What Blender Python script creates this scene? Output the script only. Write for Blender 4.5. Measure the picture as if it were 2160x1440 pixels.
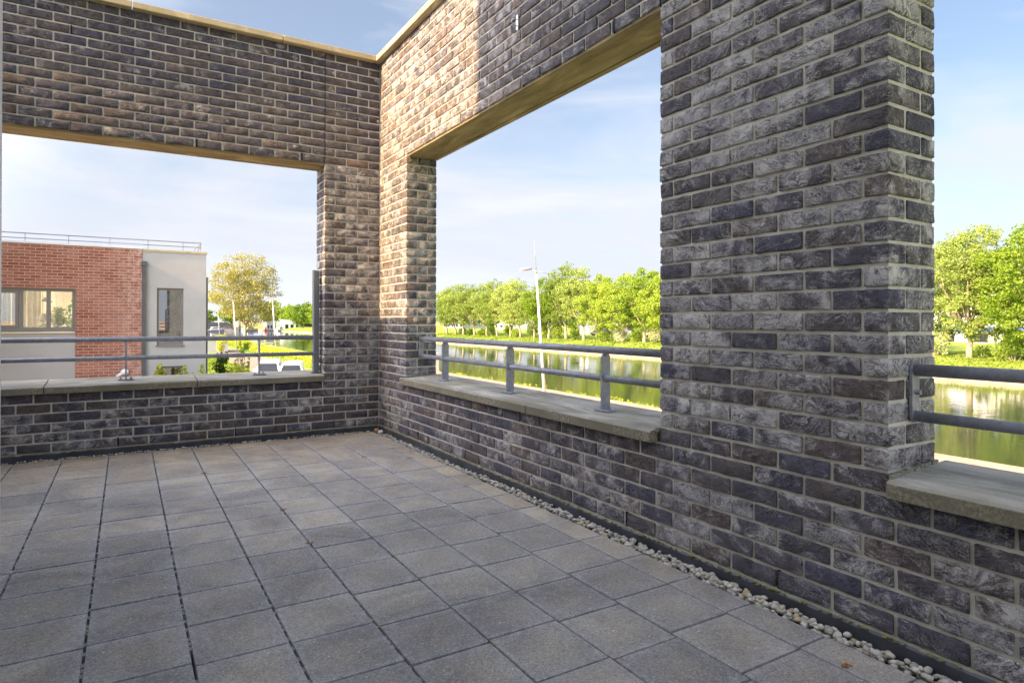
import bpy, math, random
import numpy as np
from mathutils import Vector, Matrix
R = math.radians
random.seed(7)
rng = np.random.default_rng(7)
scene = bpy.context.scene
for o in list(bpy.data.objects):
    bpy.data.objects.remove(o)
COL = scene.collection

# ------------------------------------------------------------------ camera
F, CY = 1344.39, 670.93
PITCH, ROLL, YAW = R(0.2249), R(0.1269), R(31.1912)
CAM = Vector((-2.172, -6.1584, 1.0412))
cam_d = bpy.data.cameras.new('camera')
cam = bpy.data.objects.new('camera', cam_d)
COL.objects.link(cam)
_r = Vector((math.cos(YAW), -math.sin(YAW), 0)); _f = Vector((math.sin(YAW), math.cos(YAW), 0)); _u = Vector((0, 0, 1))
_fw = _f * math.cos(PITCH) + _u * math.sin(PITCH); _up = _u * math.cos(PITCH) - _f * math.sin(PITCH)
_R = _r * math.cos(ROLL) + _up * math.sin(ROLL); _U = _up * math.cos(ROLL) - _r * math.sin(ROLL)
m = Matrix.Identity(4)
for i in range(3):
    m[i][0], m[i][1], m[i][2], m[i][3] = _R[i], _U[i], -_fw[i], CAM[i]
cam.matrix_world = m
cam_d.sensor_width = 36.0; cam_d.sensor_fit = 'HORIZONTAL'
cam_d.lens = F / 2160 * 36
cam_d.shift_y = (CY - 720) / 2160
cam_d.clip_start = 0.05; cam_d.clip_end = 6000
scene.camera = cam

# ------------------------------------------------------------------ sun, sky, exposure
SUN_EL = R(30.0)
G = R(3.3)                      # the sunlight runs along +X and just slightly towards +Y
ldir = Vector((math.cos(G) * math.cos(SUN_EL), math.sin(G) * math.cos(SUN_EL), -math.sin(SUN_EL)))
sd = bpy.data.lights.new('sun', 'SUN'); sd.energy = 3.5; sd.angle = R(0.55); sd.color = (1.0, 0.66, 0.33)
sun = bpy.data.objects.new('sun', sd); COL.objects.link(sun)
sun.rotation_euler = (-ldir).to_track_quat('Z', 'Y').to_euler()
sun.location = (-20, -2, 20)
tosun = -ldir
world = bpy.data.worlds.new('World'); scene.world = world; world.use_nodes = True
wn = world.node_tree; wn.nodes.clear()
def N(nt, t, **k):
    n = nt.nodes.new(t)
    for a, b in k.items():
        setattr(n, a, b)
    return n
sky = N(wn, 'ShaderNodeTexSky', sky_type='NISHITA', sun_disc=False)
sky.sun_elevation = SUN_EL
sky.sun_rotation = math.atan2(tosun.x, tosun.y)
sky.air_density = 1.0; sky.dust_density = 2.0; sky.ozone_density = 1.5
tc = N(wn, 'ShaderNodeTexCoord'); sep = N(wn, 'ShaderNodeSeparateXYZ')
wn.links.new(tc.outputs['Generated'], sep.inputs[0])
mp = N(wn, 'ShaderNodeMapping'); mp.inputs['Scale'].default_value = (1.1, 1.6, 5.0); mp.inputs['Rotation'].default_value = (0.15, 0.1, 0.5)
wn.links.new(tc.outputs['Generated'], mp.inputs[0])
cn = N(wn, 'ShaderNodeTexNoise'); cn.inputs['Scale'].default_value = 1.7; cn.inputs['Detail'].default_value = 6; cn.inputs['Roughness'].default_value = 0.55; cn.inputs['Distortion'].default_value = 0.6
wn.links.new(mp.outputs[0], cn.inputs['Vector'])
cr = N(wn, 'ShaderNodeMapRange'); cr.inputs['From Min'].default_value = 0.42; cr.inputs['From Max'].default_value = 0.72; cr.inputs['To Min'].default_value = 0.16; cr.inputs['To Max'].default_value = 0.95
wn.links.new(cn.outputs['Fac'], cr.inputs['Value'])
hz = N(wn, 'ShaderNodeMapRange'); hz.interpolation_type = 'SMOOTHSTEP'
hz.inputs['From Min'].default_value = -0.05; hz.inputs['From Max'].default_value = 0.36; hz.inputs['To Min'].default_value = 0.92; hz.inputs['To Max'].default_value = 0.0
wn.links.new(sep.outputs['Z'], hz.inputs['Value'])
# more haze towards the left of the view (over the water)
lf = N(wn, 'ShaderNodeMapRange'); lf.inputs['From Min'].default_value = -0.2; lf.inputs['From Max'].default_value = 1.0; lf.inputs['To Min'].default_value = 0.22; lf.inputs['To Max'].default_value = 0.0
wn.links.new(sep.outputs['X'], lf.inputs['Value'])
a1 = N(wn, 'ShaderNodeMath', operation='ADD'); wn.links.new(cr.outputs[0], a1.inputs[0]); wn.links.new(hz.outputs[0], a1.inputs[1])
a2 = N(wn, 'ShaderNodeMath', operation='ADD', use_clamp=True); wn.links.new(a1.outputs[0], a2.inputs[0]); wn.links.new(lf.outputs[0], a2.inputs[1])
mx = N(wn, 'ShaderNodeMix', data_type='RGBA')
wn.links.new(a2.outputs[0], mx.inputs['Factor']); wn.links.new(sky.outputs[0], mx.inputs['A'])
mx.inputs['B'].default_value = (2.85, 3.0, 3.36, 1)
# sky brightened on the sun's side, out of view, to lift the shade
dp_ = N(wn, 'ShaderNodeVectorMath', operation='DOT_PRODUCT'); wn.links.new(tc.outputs['Generated'], dp_.inputs[0]); dp_.inputs[1].default_value = tuple(tosun)
gl = N(wn, 'ShaderNodeMapRange', interpolation_type='SMOOTHSTEP'); wn.links.new(dp_.outputs['Value'], gl.inputs['Value'])
gl.inputs['From Min'].default_value = 0.05; gl.inputs['From Max'].default_value = 0.95; gl.inputs['To Min'].default_value = 1.0; gl.inputs['To Max'].default_value = 6.1
gm = N(wn, 'ShaderNodeMix', data_type='RGBA', blend_type='MULTIPLY'); gm.inputs['Factor'].default_value = 1.0
bg = N(wn, 'ShaderNodeBackground'); bg.inputs['Strength'].default_value = 0.087
wo = N(wn, 'ShaderNodeOutputWorld')
la = N(wn, 'ShaderNodeMath', operation='MULTIPLY_ADD'); wn.links.new(hz.outputs[0], la.inputs[0]); la.inputs[1].default_value = 0.27; la.inputs[2].default_value = 0.80
lb = N(wn, 'ShaderNodeMath', operation='MULTIPLY_ADD'); wn.links.new(cr.outputs[0], lb.inputs[0]); lb.inputs[1].default_value = 0.28; wn.links.new(la.outputs[0], lb.inputs[2])
lm = N(wn, 'ShaderNodeMix', data_type='RGBA', blend_type='MULTIPLY'); lm.inputs['Factor'].default_value = 1.0
wn.links.new(mx.outputs['Result'], lm.inputs['A']); wn.links.new(lb.outputs[0], lm.inputs['B']); wn.links.new(lm.outputs['Result'], gm.inputs['A']); 
gc = N(wn, 'ShaderNodeCombineColor'); wn.links.new(gl.outputs[0], gc.inputs[0])
g2_ = N(wn, 'ShaderNodeMapRange'); wn.links.new(gl.outputs[0], g2_.inputs['Value']); g2_.inputs['From Min'].default_value = 1; g2_.inputs['From Max'].default_value = 6.6; g2_.inputs['To Min'].default_value = 1; g2_.inputs['To Max'].default_value = 6.0
g3_ = N(wn, 'ShaderNodeMapRange'); wn.links.new(gl.outputs[0], g3_.inputs['Value']); g3_.inputs['From Min'].default_value = 1; g3_.inputs['From Max'].default_value = 6.6; g3_.inputs['To Min'].default_value = 1; g3_.inputs['To Max'].default_value = 5.6
wn.links.new(g2_.outputs[0], gc.inputs[1]); wn.links.new(g3_.outputs[0], gc.inputs[2])
wn.links.new(gc.outputs[0], gm.inputs['B'])
wn.links.new(gm.outputs['Result'], bg.inputs['Color']); wn.links.new(bg.outputs[0], wo.inputs[0])
scene.view_settings.view_transform = 'Standard'; scene.view_settings.look = 'None'
scene.view_settings.exposure = 1.72; scene.view_settings.gamma = 1.0
scene.render.engine = 'CYCLES'

# ------------------------------------------------------------------ material helpers
def new_mat(name):
    mt = bpy.data.materials.new(name); mt.use_nodes = True
    nt = mt.node_tree; nt.nodes.clear()
    out = N(nt, 'ShaderNodeOutputMaterial'); p = N(nt, 'ShaderNodeBsdfPrincipled')
    nt.links.new(p.outputs[0], out.inputs[0])
    return mt, nt, p, out
def ramp(nt, src, stops):
    r = N(nt, 'ShaderNodeValToRGB'); e = r.color_ramp.elements
    while len(e) < len(stops): e.new(0.5)
    for i, (pos, c) in enumerate(stops):
        e[i].position = pos; e[i].color = tuple(c) + (1,) if len(c) == 3 else c
    nt.links.new(src, r.inputs[0]); return r.outputs[0]
def noise(nt, vec, scale, detail=4, rough=0.55, dist=0.0):
    n = N(nt, 'ShaderNodeTexNoise'); n.inputs['Scale'].default_value = scale; n.inputs['Detail'].default_value = detail
    n.inputs['Roughness'].default_value = rough; n.inputs['Distortion'].default_value = dist
    if vec is not None: nt.links.new(vec, n.inputs['Vector'])
    return n.outputs['Fac']
def mixc(nt, f, a, b, mode='MIX'):
    x = N(nt, 'ShaderNodeMix', data_type='RGBA', blend_type=mode)
    for s, v in (('Factor', f), ('A', a), ('B', b)):
        if hasattr(v, 'links'): nt.links.new(v, x.inputs[s])
        elif s == 'Factor': x.inputs[s].default_value = v
        else: x.inputs[s].default_value = tuple(v) + (1,)
    return x.outputs['Result']
def mth(nt, op, a, b=0.0, clamp=False):
    x = N(nt, 'ShaderNodeMath', operation=op, use_clamp=clamp)
    for i, v in enumerate((a, b)):
        if hasattr(v, 'links'): nt.links.new(v, x.inputs[i])
        else: x.inputs[i].default_value = v
    return x.outputs[0]
def mrange(nt, v, a, b, c=0.0, d=1.0):
    x = N(nt, 'ShaderNodeMapRange'); nt.links.new(v, x.inputs['Value'])
    for k, q in (('From Min', a), ('From Max', b), ('To Min', c), ('To Max', d)): x.inputs[k].default_value = q
    return x.outputs[0]
def bump(nt, p, h, strength, dist, prev=None):
    b = N(nt, 'ShaderNodeBump'); b.inputs['Strength'].default_value = strength; b.inputs['Distance'].default_value = dist
    nt.links.new(h, b.inputs['Height'])
    if prev is not None: nt.links.new(prev, b.inputs['Normal'])
    if p is not None: nt.links.new(b.outputs[0], p.inputs['Normal'])
    return b.outputs[0]
def objco(nt):
    return N(nt, 'ShaderNodeTexCoord').outputs['Object']
def mapping(nt, v, scale=(1, 1, 1), rot=(0, 0, 0)):
    x = N(nt, 'ShaderNodeMapping'); x.inputs['Scale'].default_value = scale; x.inputs['Rotation'].default_value = rot
    nt.links.new(v, x.inputs[0]); return x.outputs[0]

def plain(name, c, rough=0.6, metal=0.0, var=0.12, scale=6.0, bs=0.0):
    mt, nt, p, o = new_mat(name); v = objco(nt)
    n = noise(nt, v, scale, 5)
    c2 = tuple(x * (1 - var) for x in c); c3 = tuple(min(1, x * (1 + var)) for x in c)
    nt.links.new(ramp(nt, n, [(0.3, c2), (0.7, c3)]), p.inputs['Base Color'])
    p.inputs['Roughness'].default_value = rough; p.inputs['Metallic'].default_value = metal
    if bs: bump(nt, p, noise(nt, v, scale * 12, 4), bs, 0.003)
    return mt

def make_brick_mat():
    mt, nt, p, o = new_mat('dark_brick')
    v = objco(nt)
    at = N(nt, 'ShaderNodeAttribute'); at.attribute_name = 'bd'
    sc = N(nt, 'ShaderNodeSeparateColor'); nt.links.new(at.outputs['Color'], sc.inputs[0])
    tone, eff, seed = sc.outputs[0], sc.outputs[1], sc.outputs[2]
    rot = N(nt, 'ShaderNodeVectorRotate', rotation_type='AXIS_ANGLE'); rot.inputs['Axis'].default_value = (0, 1, 0)
    nt.links.new(v, rot.inputs['Vector']); nt.links.new(mth(nt, 'MULTIPLY', mth(nt, 'SUBTRACT', seed, 0.5), 1.1), rot.inputs['Angle'])
    off = N(nt, 'ShaderNodeCombineXYZ')
    nt.links.new(mth(nt, 'MULTIPLY', seed, 37.0), off.inputs[0]); nt.links.new(mth(nt, 'MULTIPLY', seed, 91.0), off.inputs[2])
    ad = N(nt, 'ShaderNodeVectorMath', operation='ADD'); nt.links.new(rot.outputs[0], ad.inputs[0]); nt.links.new(off.outputs[0], ad.inputs[1])
    bv = ad.outputs[0]
    streakv = mapping(nt, bv, (13, 26, 40))
    # colour of the clay, browner where sunlight is painted in
    base = ramp(nt, tone, [(0.0, (0.062, 0.063, 0.110)), (0.4, (0.093, 0.084, 0.108)), (0.75, (0.122, 0.098, 0.094)), (1.0, (0.165, 0.108, 0.084))])
    n1 = noise(nt, bv, 14, 5, 0.6, 0.5)
    base = mixc(nt, mrange(nt, n1, 0.35, 0.7, 0.0, 0.5), base, (0.165, 0.155, 0.165))
    # folded skin of hand-thrown clay: warped ridges and cracks
    wv = N(nt, 'ShaderNodeTexNoise'); wv.inputs['Scale'].default_value = 7; wv.inputs['Detail'].default_value = 3
    nt.links.new(bv, wv.inputs['Vector'])
    wa = N(nt, 'ShaderNodeVectorMath', operation='SCALE'); wa.inputs['Scale'].default_value = 0.16; nt.links.new(wv.outputs['Color'], wa.inputs[0])
    wb = N(nt, 'ShaderNodeVectorMath', operation='ADD'); nt.links.new(bv, wb.inputs[0]); nt.links.new(wa.outputs[0], wb.inputs[1])
    folds = mapping(nt, wb.outputs[0], (16, 40, 62))
    st = noise(nt, folds, 1.0, 6, 0.66, 0.5)
    def crack(scale, width, lo, hi, sh):
        c = noise(nt, mapping(nt, wb.outputs[0], scale), 1.0, 2, 0.5, 1.2)
        c = mrange(nt, mth(nt, 'ABSOLUTE', mth(nt, 'SUBTRACT', c, 0.5)), 0.0, width, 1.0, 0.0)
        return mth(nt, 'MULTIPLY', c, mrange(nt, noise(nt, bv, sh, 2), lo, hi, 0, 1), True)
    c1 = crack((12, 30, 40), 0.035, 0.46, 0.58, 10); c2 = crack((22, 50, 75), 0.05, 0.40, 0.56, 16)
    cline = mth(nt, 'MAXIMUM', c1, mth(nt, 'MULTIPLY', c2, 0.75))
    # white bloom, plus the painted lift of the sunlit bricks
    bl = noise(nt, bv, 11, 3, 0.5, 0.6)
    e1 = mth(nt, 'ADD', mth(nt, 'MULTIPLY', eff, 1.35), mth(nt, 'MULTIPLY', mth(nt, 'SUBTRACT', bl, 0.5), mrange(nt, mth(nt, 'FRACT', mth(nt, 'MULTIPLY', seed, 13.7)), 0, 1, 1.0, 3.6)))
    e2 = mth(nt, 'ADD', e1, mth(nt, 'MULTIPLY', mth(nt, 'SUBTRACT', st, 0.5), mrange(nt, mth(nt, 'FRACT', mth(nt, 'MULTIPLY', seed, 7.3)), 0, 1, 0.9, 3.0)))
    e3 = mth(nt, 'ADD', e2, mth(nt, 'MULTIPLY', mth(nt, 'SUBTRACT', noise(nt, bv, 170, 4, 0.75), 0.5), 2.2))
    ef = mrange(nt, e3, 0.36, 1.26, 0.0, 0.93)
    colr = mixc(nt, ef, base, (0.57, 0.555, 0.545))
    # rain and lime staining that crosses the courses
    stn = noise(nt, mapping(nt, v, (3.2, 3.2, 0.9)), 1.0, 5, 0.65, 0.4)
    colr = mixc(nt, 1.0, colr, ramp(nt, stn, [(0.32, (0.76, 0.76, 0.79)), (0.66, (1.18, 1.17, 1.15))]), 'MULTIPLY')
    colr = mixc(nt, mth(nt, 'MULTIPLY', cline, 0.9), colr, (0.016, 0.015, 0.018))
    nt.links.new(colr, p.inputs['Base Color'])
    p.inputs['Roughness'].default_value = 0.8
    h = mth(nt, 'SUBTRACT', mth(nt, 'ADD', mth(nt, 'MULTIPLY', st, 1.1), mth(nt, 'MULTIPLY', noise(nt, bv, 150, 3, 0.7), 0.25)), mth(nt, 'MULTIPLY', cline, 0.9))
    bump(nt, p, h, 1.0, 0.007)
    return mt
def make_mortar_mat(name='mortar', c=(0.72, 0.69, 0.60)):
    mt, nt, p, o = new_mat(name); v = objco(nt)
    n = noise(nt, v, 9, 5); g = noise(nt, v, 260, 3, 0.7)
    a = ramp(nt, n, [(0.3, tuple(x * 0.82 for x in c)), (0.7, tuple(x * 1.1 for x in c))])
    a = mixc(nt, mrange(nt, g, 0.3, 0.75, 0.0, 0.4), a, (0.24, 0.23, 0.20))
    a = mixc(nt, mrange(nt, noise(nt, mapping(nt, v, (2.2, 2.2, 1.2)), 1.3, 5, 0.7), 0.48, 0.7, 0.0, 0.55), a, (0.25, 0.245, 0.20))
    nt.links.new(a, p.inputs['Base Color']); p.inputs['Roughness'].default_value = 0.95
    bump(nt, p, g, 0.5, 0.003)
    return mt
def make_concrete(name, c, dark, tint=None, speck=0.5, edge=None):
    mt, nt, p, o = new_mat(name); v = objco(nt)
    n = noise(nt, mapping(nt, v, (1, 4.5, 1)), 2.0, 7, 0.66, 0.8)
    a = ramp(nt, n, [(0.34, dark), (0.55, c), (0.70, tuple(min(1, x * 1.5) for x in c))])
    g = noise(nt, v, 170, 4, 0.75)
    a = mixc(nt, mrange(nt, g, 0.56, 0.72, 0.0, speck), a, tuple(x * 0.35 for x in c))
    g2 = noise(nt, v, 230, 2, 0.6)
    a = mixc(nt, mrange(nt, g2, 0.6, 0.72, 0.0, speck), a, tuple(min(1, x * 1.8) for x in c))
    if tint:
        a = mixc(nt, mrange(nt, noise(nt, v, 3.1, 4), 0.45, 0.7, 0.0, 0.6), a, tint)
    if edge is not None:            # algae and grime on the upright faces of the slab
        ge = N(nt, 'ShaderNodeNewGeometry'); gs = N(nt, 'ShaderNodeSeparateXYZ'); nt.links.new(ge.outputs['Normal'], gs.inputs[0])
        fz = mrange(nt, gs.outputs[2], 0.8, 0.3, 0.0, 0.9)
        ecol = mixc(nt, mrange(nt, noise(nt, v, 90, 4, 0.75), 0.42, 0.62), tuple(x * 0.5 for x in edge), tuple(x * 1.25 for x in edge))
        a = mixc(nt, fz, a, mixc(nt, mrange(nt, noise(nt, v, 2.4, 4, 0.6), 0.4, 0.6), ecol, (0.16, 0.15, 0.10)))
    nt.links.new(a, p.inputs['Base Color']); p.inputs['Roughness'].default_value = 0.9
    bump(nt, p, g, 0.45, 0.003)
    return mt
def make_tile_mat():
    mt, nt, p, o = new_mat('paving_concrete'); v = objco(nt)
    at = N(nt, 'ShaderNodeAttribute'); at.attribute_name = 'bd'
    sc = N(nt, 'ShaderNodeSeparateColor'); nt.links.new(at.outputs['Color'], sc.inputs[0])
    warm, lite, edge = sc.outputs[0], sc.outputs[1], sc.outputs[2]
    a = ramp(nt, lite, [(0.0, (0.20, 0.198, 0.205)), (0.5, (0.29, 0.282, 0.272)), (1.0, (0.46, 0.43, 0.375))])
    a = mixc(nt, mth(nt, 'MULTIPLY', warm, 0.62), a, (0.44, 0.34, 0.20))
    cloud = noise(nt, v, 1.9, 6, 0.68, 0.8)
    a = mixc(nt, 1.0, a, ramp(nt, cloud, [(0.32, (0.62, 0.62, 0.64)), (0.66, (1.42, 1.39, 1.30))]), 'MULTIPLY')
    a = mixc(nt, 1.0, a, mixc(nt, edge, (1.06, 1.01, 0.91), (0.96, 0.975, 1.04)), 'MULTIPLY')
    edge = mrange(nt, edge, 0.66, 1.0, 0.0, 1.0)
    # scuffs, worn pale edges
    ed = mth(nt, 'MULTIPLY', edge, mrange(nt, noise(nt, v, 22, 4, 0.7), 0.42, 0.62, 0, 1), True)
    a = mixc(nt, mth(nt, 'MULTIPLY', ed, 0.5), a, (0.52, 0.50, 0.47))
    g = noise(nt, v, 240, 3, 0.75)
    a = mixc(nt, mrange(nt, g, 0.52, 0.68, 0.0, 0.55), a, (0.46, 0.45, 0.43))
    g3 = noise(nt, v, 330, 2, 0.7)
    a = mixc(nt, mrange(nt, g3, 0.50, 0.66, 0.0, 0.85), a, (0.09, 0.09, 0.095))
    g4 = noise(nt, v, 60, 3, 0.7)
    a = mixc(nt, mrange(nt, g4, 0.52, 0.68, 0.0, 0.35), a, (0.12, 0.12, 0.13))
    g5 = noise(nt, v, 105, 3, 0.75)
    a = mixc(nt, mrange(nt, g5, 0.56, 0.66, 0.0, 0.55), a, (0.52, 0.50, 0.46))
    a = mixc(nt, mrange(nt, g5, 0.44, 0.34, 0.0, 0.5), a, (0.08, 0.08, 0.085))
    vo = N(nt, 'ShaderNodeTexVoronoi'); vo.inputs['Scale'].default_value = 26; nt.links.new(v, vo.inputs['Vector'])
    sp = mrange(nt, vo.outputs['Distance'], 0.05, 0.13, 0.8, 0.0)
    sp = mth(nt, 'MULTIPLY', sp, mrange(nt, noise(nt, v, 17, 2), 0.55, 0.62, 0, 1))
    a = mixc(nt, sp, a, (0.7, 0.69, 0.66))
    nt.links.new(a, p.inputs['Base Color']); p.inputs['Roughness'].default_value = 0.88
    bump(nt, p, mth(nt, 'ADD', g, mth(nt, 'MULTIPLY', g3, 0.6)), 0.55, 0.0025)
    return mt
def make_leaf(name, c1, c2, trans=0.35):
    mt = bpy.data.materials.new(name); mt.use_nodes = True; nt = mt.node_tree; nt.nodes.clear()
    out = N(nt, 'ShaderNodeOutputMaterial'); d = N(nt, 'ShaderNodeBsdfDiffuse'); t = N(nt, 'ShaderNodeBsdfTranslucent'); mxs = N(nt, 'ShaderNodeMixShader')
    v = objco(nt); oi = N(nt, 'ShaderNodeObjectInfo')
    f = mth(nt, 'ADD', mth(nt, 'MULTIPLY', mth(nt, 'SUBTRACT', oi.outputs['Random'], 0.5), 0.35), noise(nt, v, 0.9, 5, 0.75))
    c = ramp(nt, f, [(0.3, c1), (0.7, c2)])
    nt.links.new(c, d.inputs[0])
    nt.links.new(mixc(nt, 1.0, c, (1.25, 1.2, 0.5), 'MULTIPLY'), t.inputs[0])
    mxs.inputs[0].default_value = trans
    nt.links.new(d.outputs[0], mxs.inputs[1]); nt.links.new(t.outputs[0], mxs.inputs[2]); nt.links.new(mxs.outputs[0], out.inputs[0])
    return mt
def make_galv():
    mt, nt, p, o = new_mat('galvanised_steel'); v = objco(nt)
    n = noise(nt, v, 28, 6, 0.7, 0.6)
    nt.links.new(ramp(nt, n, [(0.3, (0.20, 0.215, 0.26)), (0.7, (0.36, 0.375, 0.42))]), p.inputs['Base Color'])
    nt.links.new(mrange(nt, n, 0.3, 0.7, 0.62, 0.45), p.inputs['Roughness']); p.inputs['Metallic'].default_value = 0.3
    bump(nt, p, noise(nt, v, 70, 4), 0.15, 0.002)
    return mt
def make_grass(name, stops, sc=1.2):
    mt, nt, p, o = new_mat(name); v = objco(nt)
    n = noise(nt, v, sc, 8, 0.75)
    nt.links.new(ramp(nt, n, stops), p.inputs['Base Color']); p.inputs['Roughness'].default_value = 0.95; p.inputs['Specular IOR Level'].default_value = 0.1
    bump(nt, p, noise(nt, v, sc * 6, 4, 0.7), 0.6, 0.25)
    return mt
def make_water():
    mt, nt, p, o = new_mat('canal_water'); v = objco(nt)
    p.inputs['Base Color'].default_value = (0.035, 0.042, 0.026, 1); p.inputs['Roughness'].default_value = 0.02
    p.inputs['IOR'].default_value = 1.75
    n = noise(nt, mapping(nt, v, (1.0, 0.55, 1)), 1.6, 4, 0.6, 0.4); n2 = noise(nt, v, 0.12, 2)
    h = mth(nt, 'MULTIPLY', n, mrange(nt, n2, 0.35, 0.65, 0.4, 1.3))
    bump(nt, p, h, 0.18, 0.06)
    return mt
def make_red_brick():
    mt, nt, p, o = new_mat('red_brick'); v = objco(nt)
    sx = N(nt, 'ShaderNodeSeparateXYZ'); nt.links.new(v, sx.inputs[0])
    cb = N(nt, 'ShaderNodeCombineXYZ'); nt.links.new(sx.outputs[0], cb.inputs[0]); nt.links.new(sx.outputs[2], cb.inputs[1])
    b = N(nt, 'ShaderNodeTexBrick'); nt.links.new(cb.outputs[0], b.inputs['Vector'])
    b.inputs['Scale'].default_value = 1.0; b.inputs['Brick Width'].default_value = 0.2227; b.inputs['Row Height'].default_value = 0.077
    b.inputs['Mortar Size'].default_value = 0.0068; b.inputs['Mortar Smooth'].default_value = 0.15; b.offset = 0.5
    b.inputs['Color1'].default_value = (0.25, 0.072, 0.045, 1); b.inputs['Color2'].default_value = (0.38, 0.145, 0.09, 1); b.inputs['Mortar'].default_value = (0.50, 0.42, 0.34, 1)
    n = noise(nt, v, 1.1, 5, 0.6)
    a = mixc(nt, mrange(nt, n, 0.45, 0.75, 0, 0.45), b.outputs['Color'], (0.55, 0.33, 0.26))
    e = mth(nt, 'MULTIPLY', mrange(nt, sx.outputs[0], -2.5, -1.8, 0, 1), mrange(nt, noise(nt, v, 9, 4, 0.7), 0.45, 0.6, 0, 0.65), True)
    a = mixc(nt, e, a, (0.66, 0.5, 0.42))
    nt.links.new(a, p.inputs['Base Color']); p.inputs['Roughness'].default_value = 0.9
    bump(nt, p, mth(nt, 'SUBTRACT', 1.0, b.outputs['Fac']), 0.8, 0.008)
    return mt
def make_glass(name, tint=(0.9, 0.95, 0.93), mixf=0.85):
    mt = bpy.data.materials.new(name); mt.use_nodes = True; nt = mt.node_tree; nt.nodes.clear()
    out = N(nt, 'ShaderNodeOutputMaterial'); t = N(nt, 'ShaderNodeBsdfTransparent'); g = N(nt, 'ShaderNodeBsdfGlossy'); mxs = N(nt, 'ShaderNodeMixShader')
    t.inputs[0].default_value = tint + (1,); g.inputs['Roughness'].default_value = 0.0
    fr = N(nt, 'ShaderNodeFresnel'); fr.inputs[0].default_value = 1.5
    nt.links.new(mth(nt, 'ADD', mth(nt, 'MULTIPLY', fr.outputs[0], 1.6), 1 - mixf, True), mxs.inputs[0])
    nt.links.new(t.outputs[0], mxs.inputs[1]); nt.links.new(g.outputs[0], mxs.inputs[2]); nt.links.new(mxs.outputs[0], out.inputs[0])
    return mt

M = {}
M['brick'] = make_brick_mat(); M['mortar'] = make_mortar_mat(); M['void'] = plain('joint_shade', (0.006, 0.006, 0.006), 1.0)
M['sill'] = make_concrete('sill_concrete', (0.36, 0.345, 0.30), (0.17, 0.165, 0.135), (0.25, 0.23, 0.15), 0.5, (0.27, 0.24, 0.17))
M['coping'] = make_concrete('coping_concrete', (0.52, 0.44, 0.27), (0.40, 0.33, 0.18), None, 0.4)
M['lintel'] = make_concrete('lintel_concrete', (0.35, 0.275, 0.155), (0.19, 0.145, 0.075), None, 0.35)
M['tile'] = make_tile_mat(); M['sub'] = plain('joint_dirt', (0.018, 0.018, 0.018), 1.0)
M['membrane'] = plain('bitumen_skirting', (0.05, 0.055, 0.068), 0.5, 0, 0.5, 5, 0.3)
M['pebble'] = plain('pebble_stone', (0.42, 0.40, 0.35), 0.85, 0, 0.4, 14, 0.2)
M['galv'] = make_galv(); M['alu'] = plain('aluminium_profile', (0.22, 0.23, 0.25), 0.42, 0.5, 0.1, 3)
M['steel'] = plain('bright_steel', (0.6, 0.6, 0.62), 0.3, 0.9, 0.1, 8)
M['redbrick'] = make_red_brick(); M['stucco'] = plain('light_stucco', (0.43, 0.425, 0.415), 0.95, 0, 0.06, 2, 0.25)
M['cream'] = plain('cream_paint', (0.78, 0.70, 0.52), 0.8, 0, 0.05)
M['whitemetal'] = plain('white_metal', (0.75, 0.76, 0.78), 0.45, 0.1, 0.04)
M['frame'] = plain('window_paint', (0.20, 0.185, 0.17), 0.5, 0, 0.05)
M['glass'] = make_glass('window_glass'); M['glass2'] = make_glass('tinted_glass', (0.5, 0.55, 0.5), 0.72)
M['darkglass'] = plain('dark_glass', (0.02, 0.025, 0.03), 0.06, 0, 0.2)
M['curtain'] = plain('curtain_cloth', (0.80, 0.72, 0.52), 0.9, 0, 0.12, 9); M['darkwood'] = plain('dark_wood', (0.03, 0.022, 0.018), 0.5)
M['asphalt'] = make_grass('asphalt', [(0.3, (0.24, 0.20, 0.165)), (0.7, (0.33, 0.275, 0.23))], 0.8)
M['quay'] = make_grass('quay_brick', [(0.3, (0.38, 0.27, 0.19)), (0.7, (0.56, 0.42, 0.31))], 1.3)
M['edge'] = plain('bank_edging', (0.40, 0.30, 0.20), 0.9, 0, 0.25, 1.0)
M['grass'] = make_grass('grass', [(0.28, (0.13, 0.19, 0.03)), (0.5, (0.24, 0.32, 0.05)), (0.75, (0.36, 0.42, 0.10))], 0.7)
M['water'] = make_water()
M['leafA'] = make_leaf('willow_leaves', (0.17, 0.25, 0.05), (0.38, 0.46, 0.14))
M['leafB'] = make_leaf('bright_leaves', (0.15, 0.25, 0.025), (0.33, 0.43, 0.07))
M['leafC'] = make_leaf('yellow_leaves', (0.27, 0.26, 0.09), (0.47, 0.45, 0.20))
M['leafD'] = make_leaf('dark_leaves', (0.10, 0.18, 0.03), (0.24, 0.34, 0.06))
M['leafE'] = make_leaf('hedge_leaves', (0.26, 0.32, 0.03), (0.54, 0.56, 0.09))
M['leafF'] = make_leaf('deep_green_leaves', (0.03, 0.06, 0.012), (0.09, 0.15, 0.03), 0.2)
M['blossom'] = make_leaf('white_blossom', (0.35, 0.42, 0.16), (0.72, 0.72, 0.52), 0.2)
M['bark'] = plain('bark', (0.40, 0.35, 0.25), 0.95, 0, 0.35, 3, 0.5)
M['lamp_paint'] = plain('lamp_post_paint', (0.72, 0.70, 0.66), 0.5, 0.1, 0.05)
M['white_paint'] = plain('white_car_paint', (0.80, 0.80, 0.80), 0.25, 0, 0.02); M['blue'] = plain('blue_paint', (0.08, 0.14, 0.5), 0.4, 0, 0.05)
M['orange'] = plain('orange_band', (0.75, 0.2, 0.03), 0.4, 0, 0.05); M['red'] = plain('red_paint', (0.6, 0.05, 0.03), 0.4, 0, 0.05)
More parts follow.
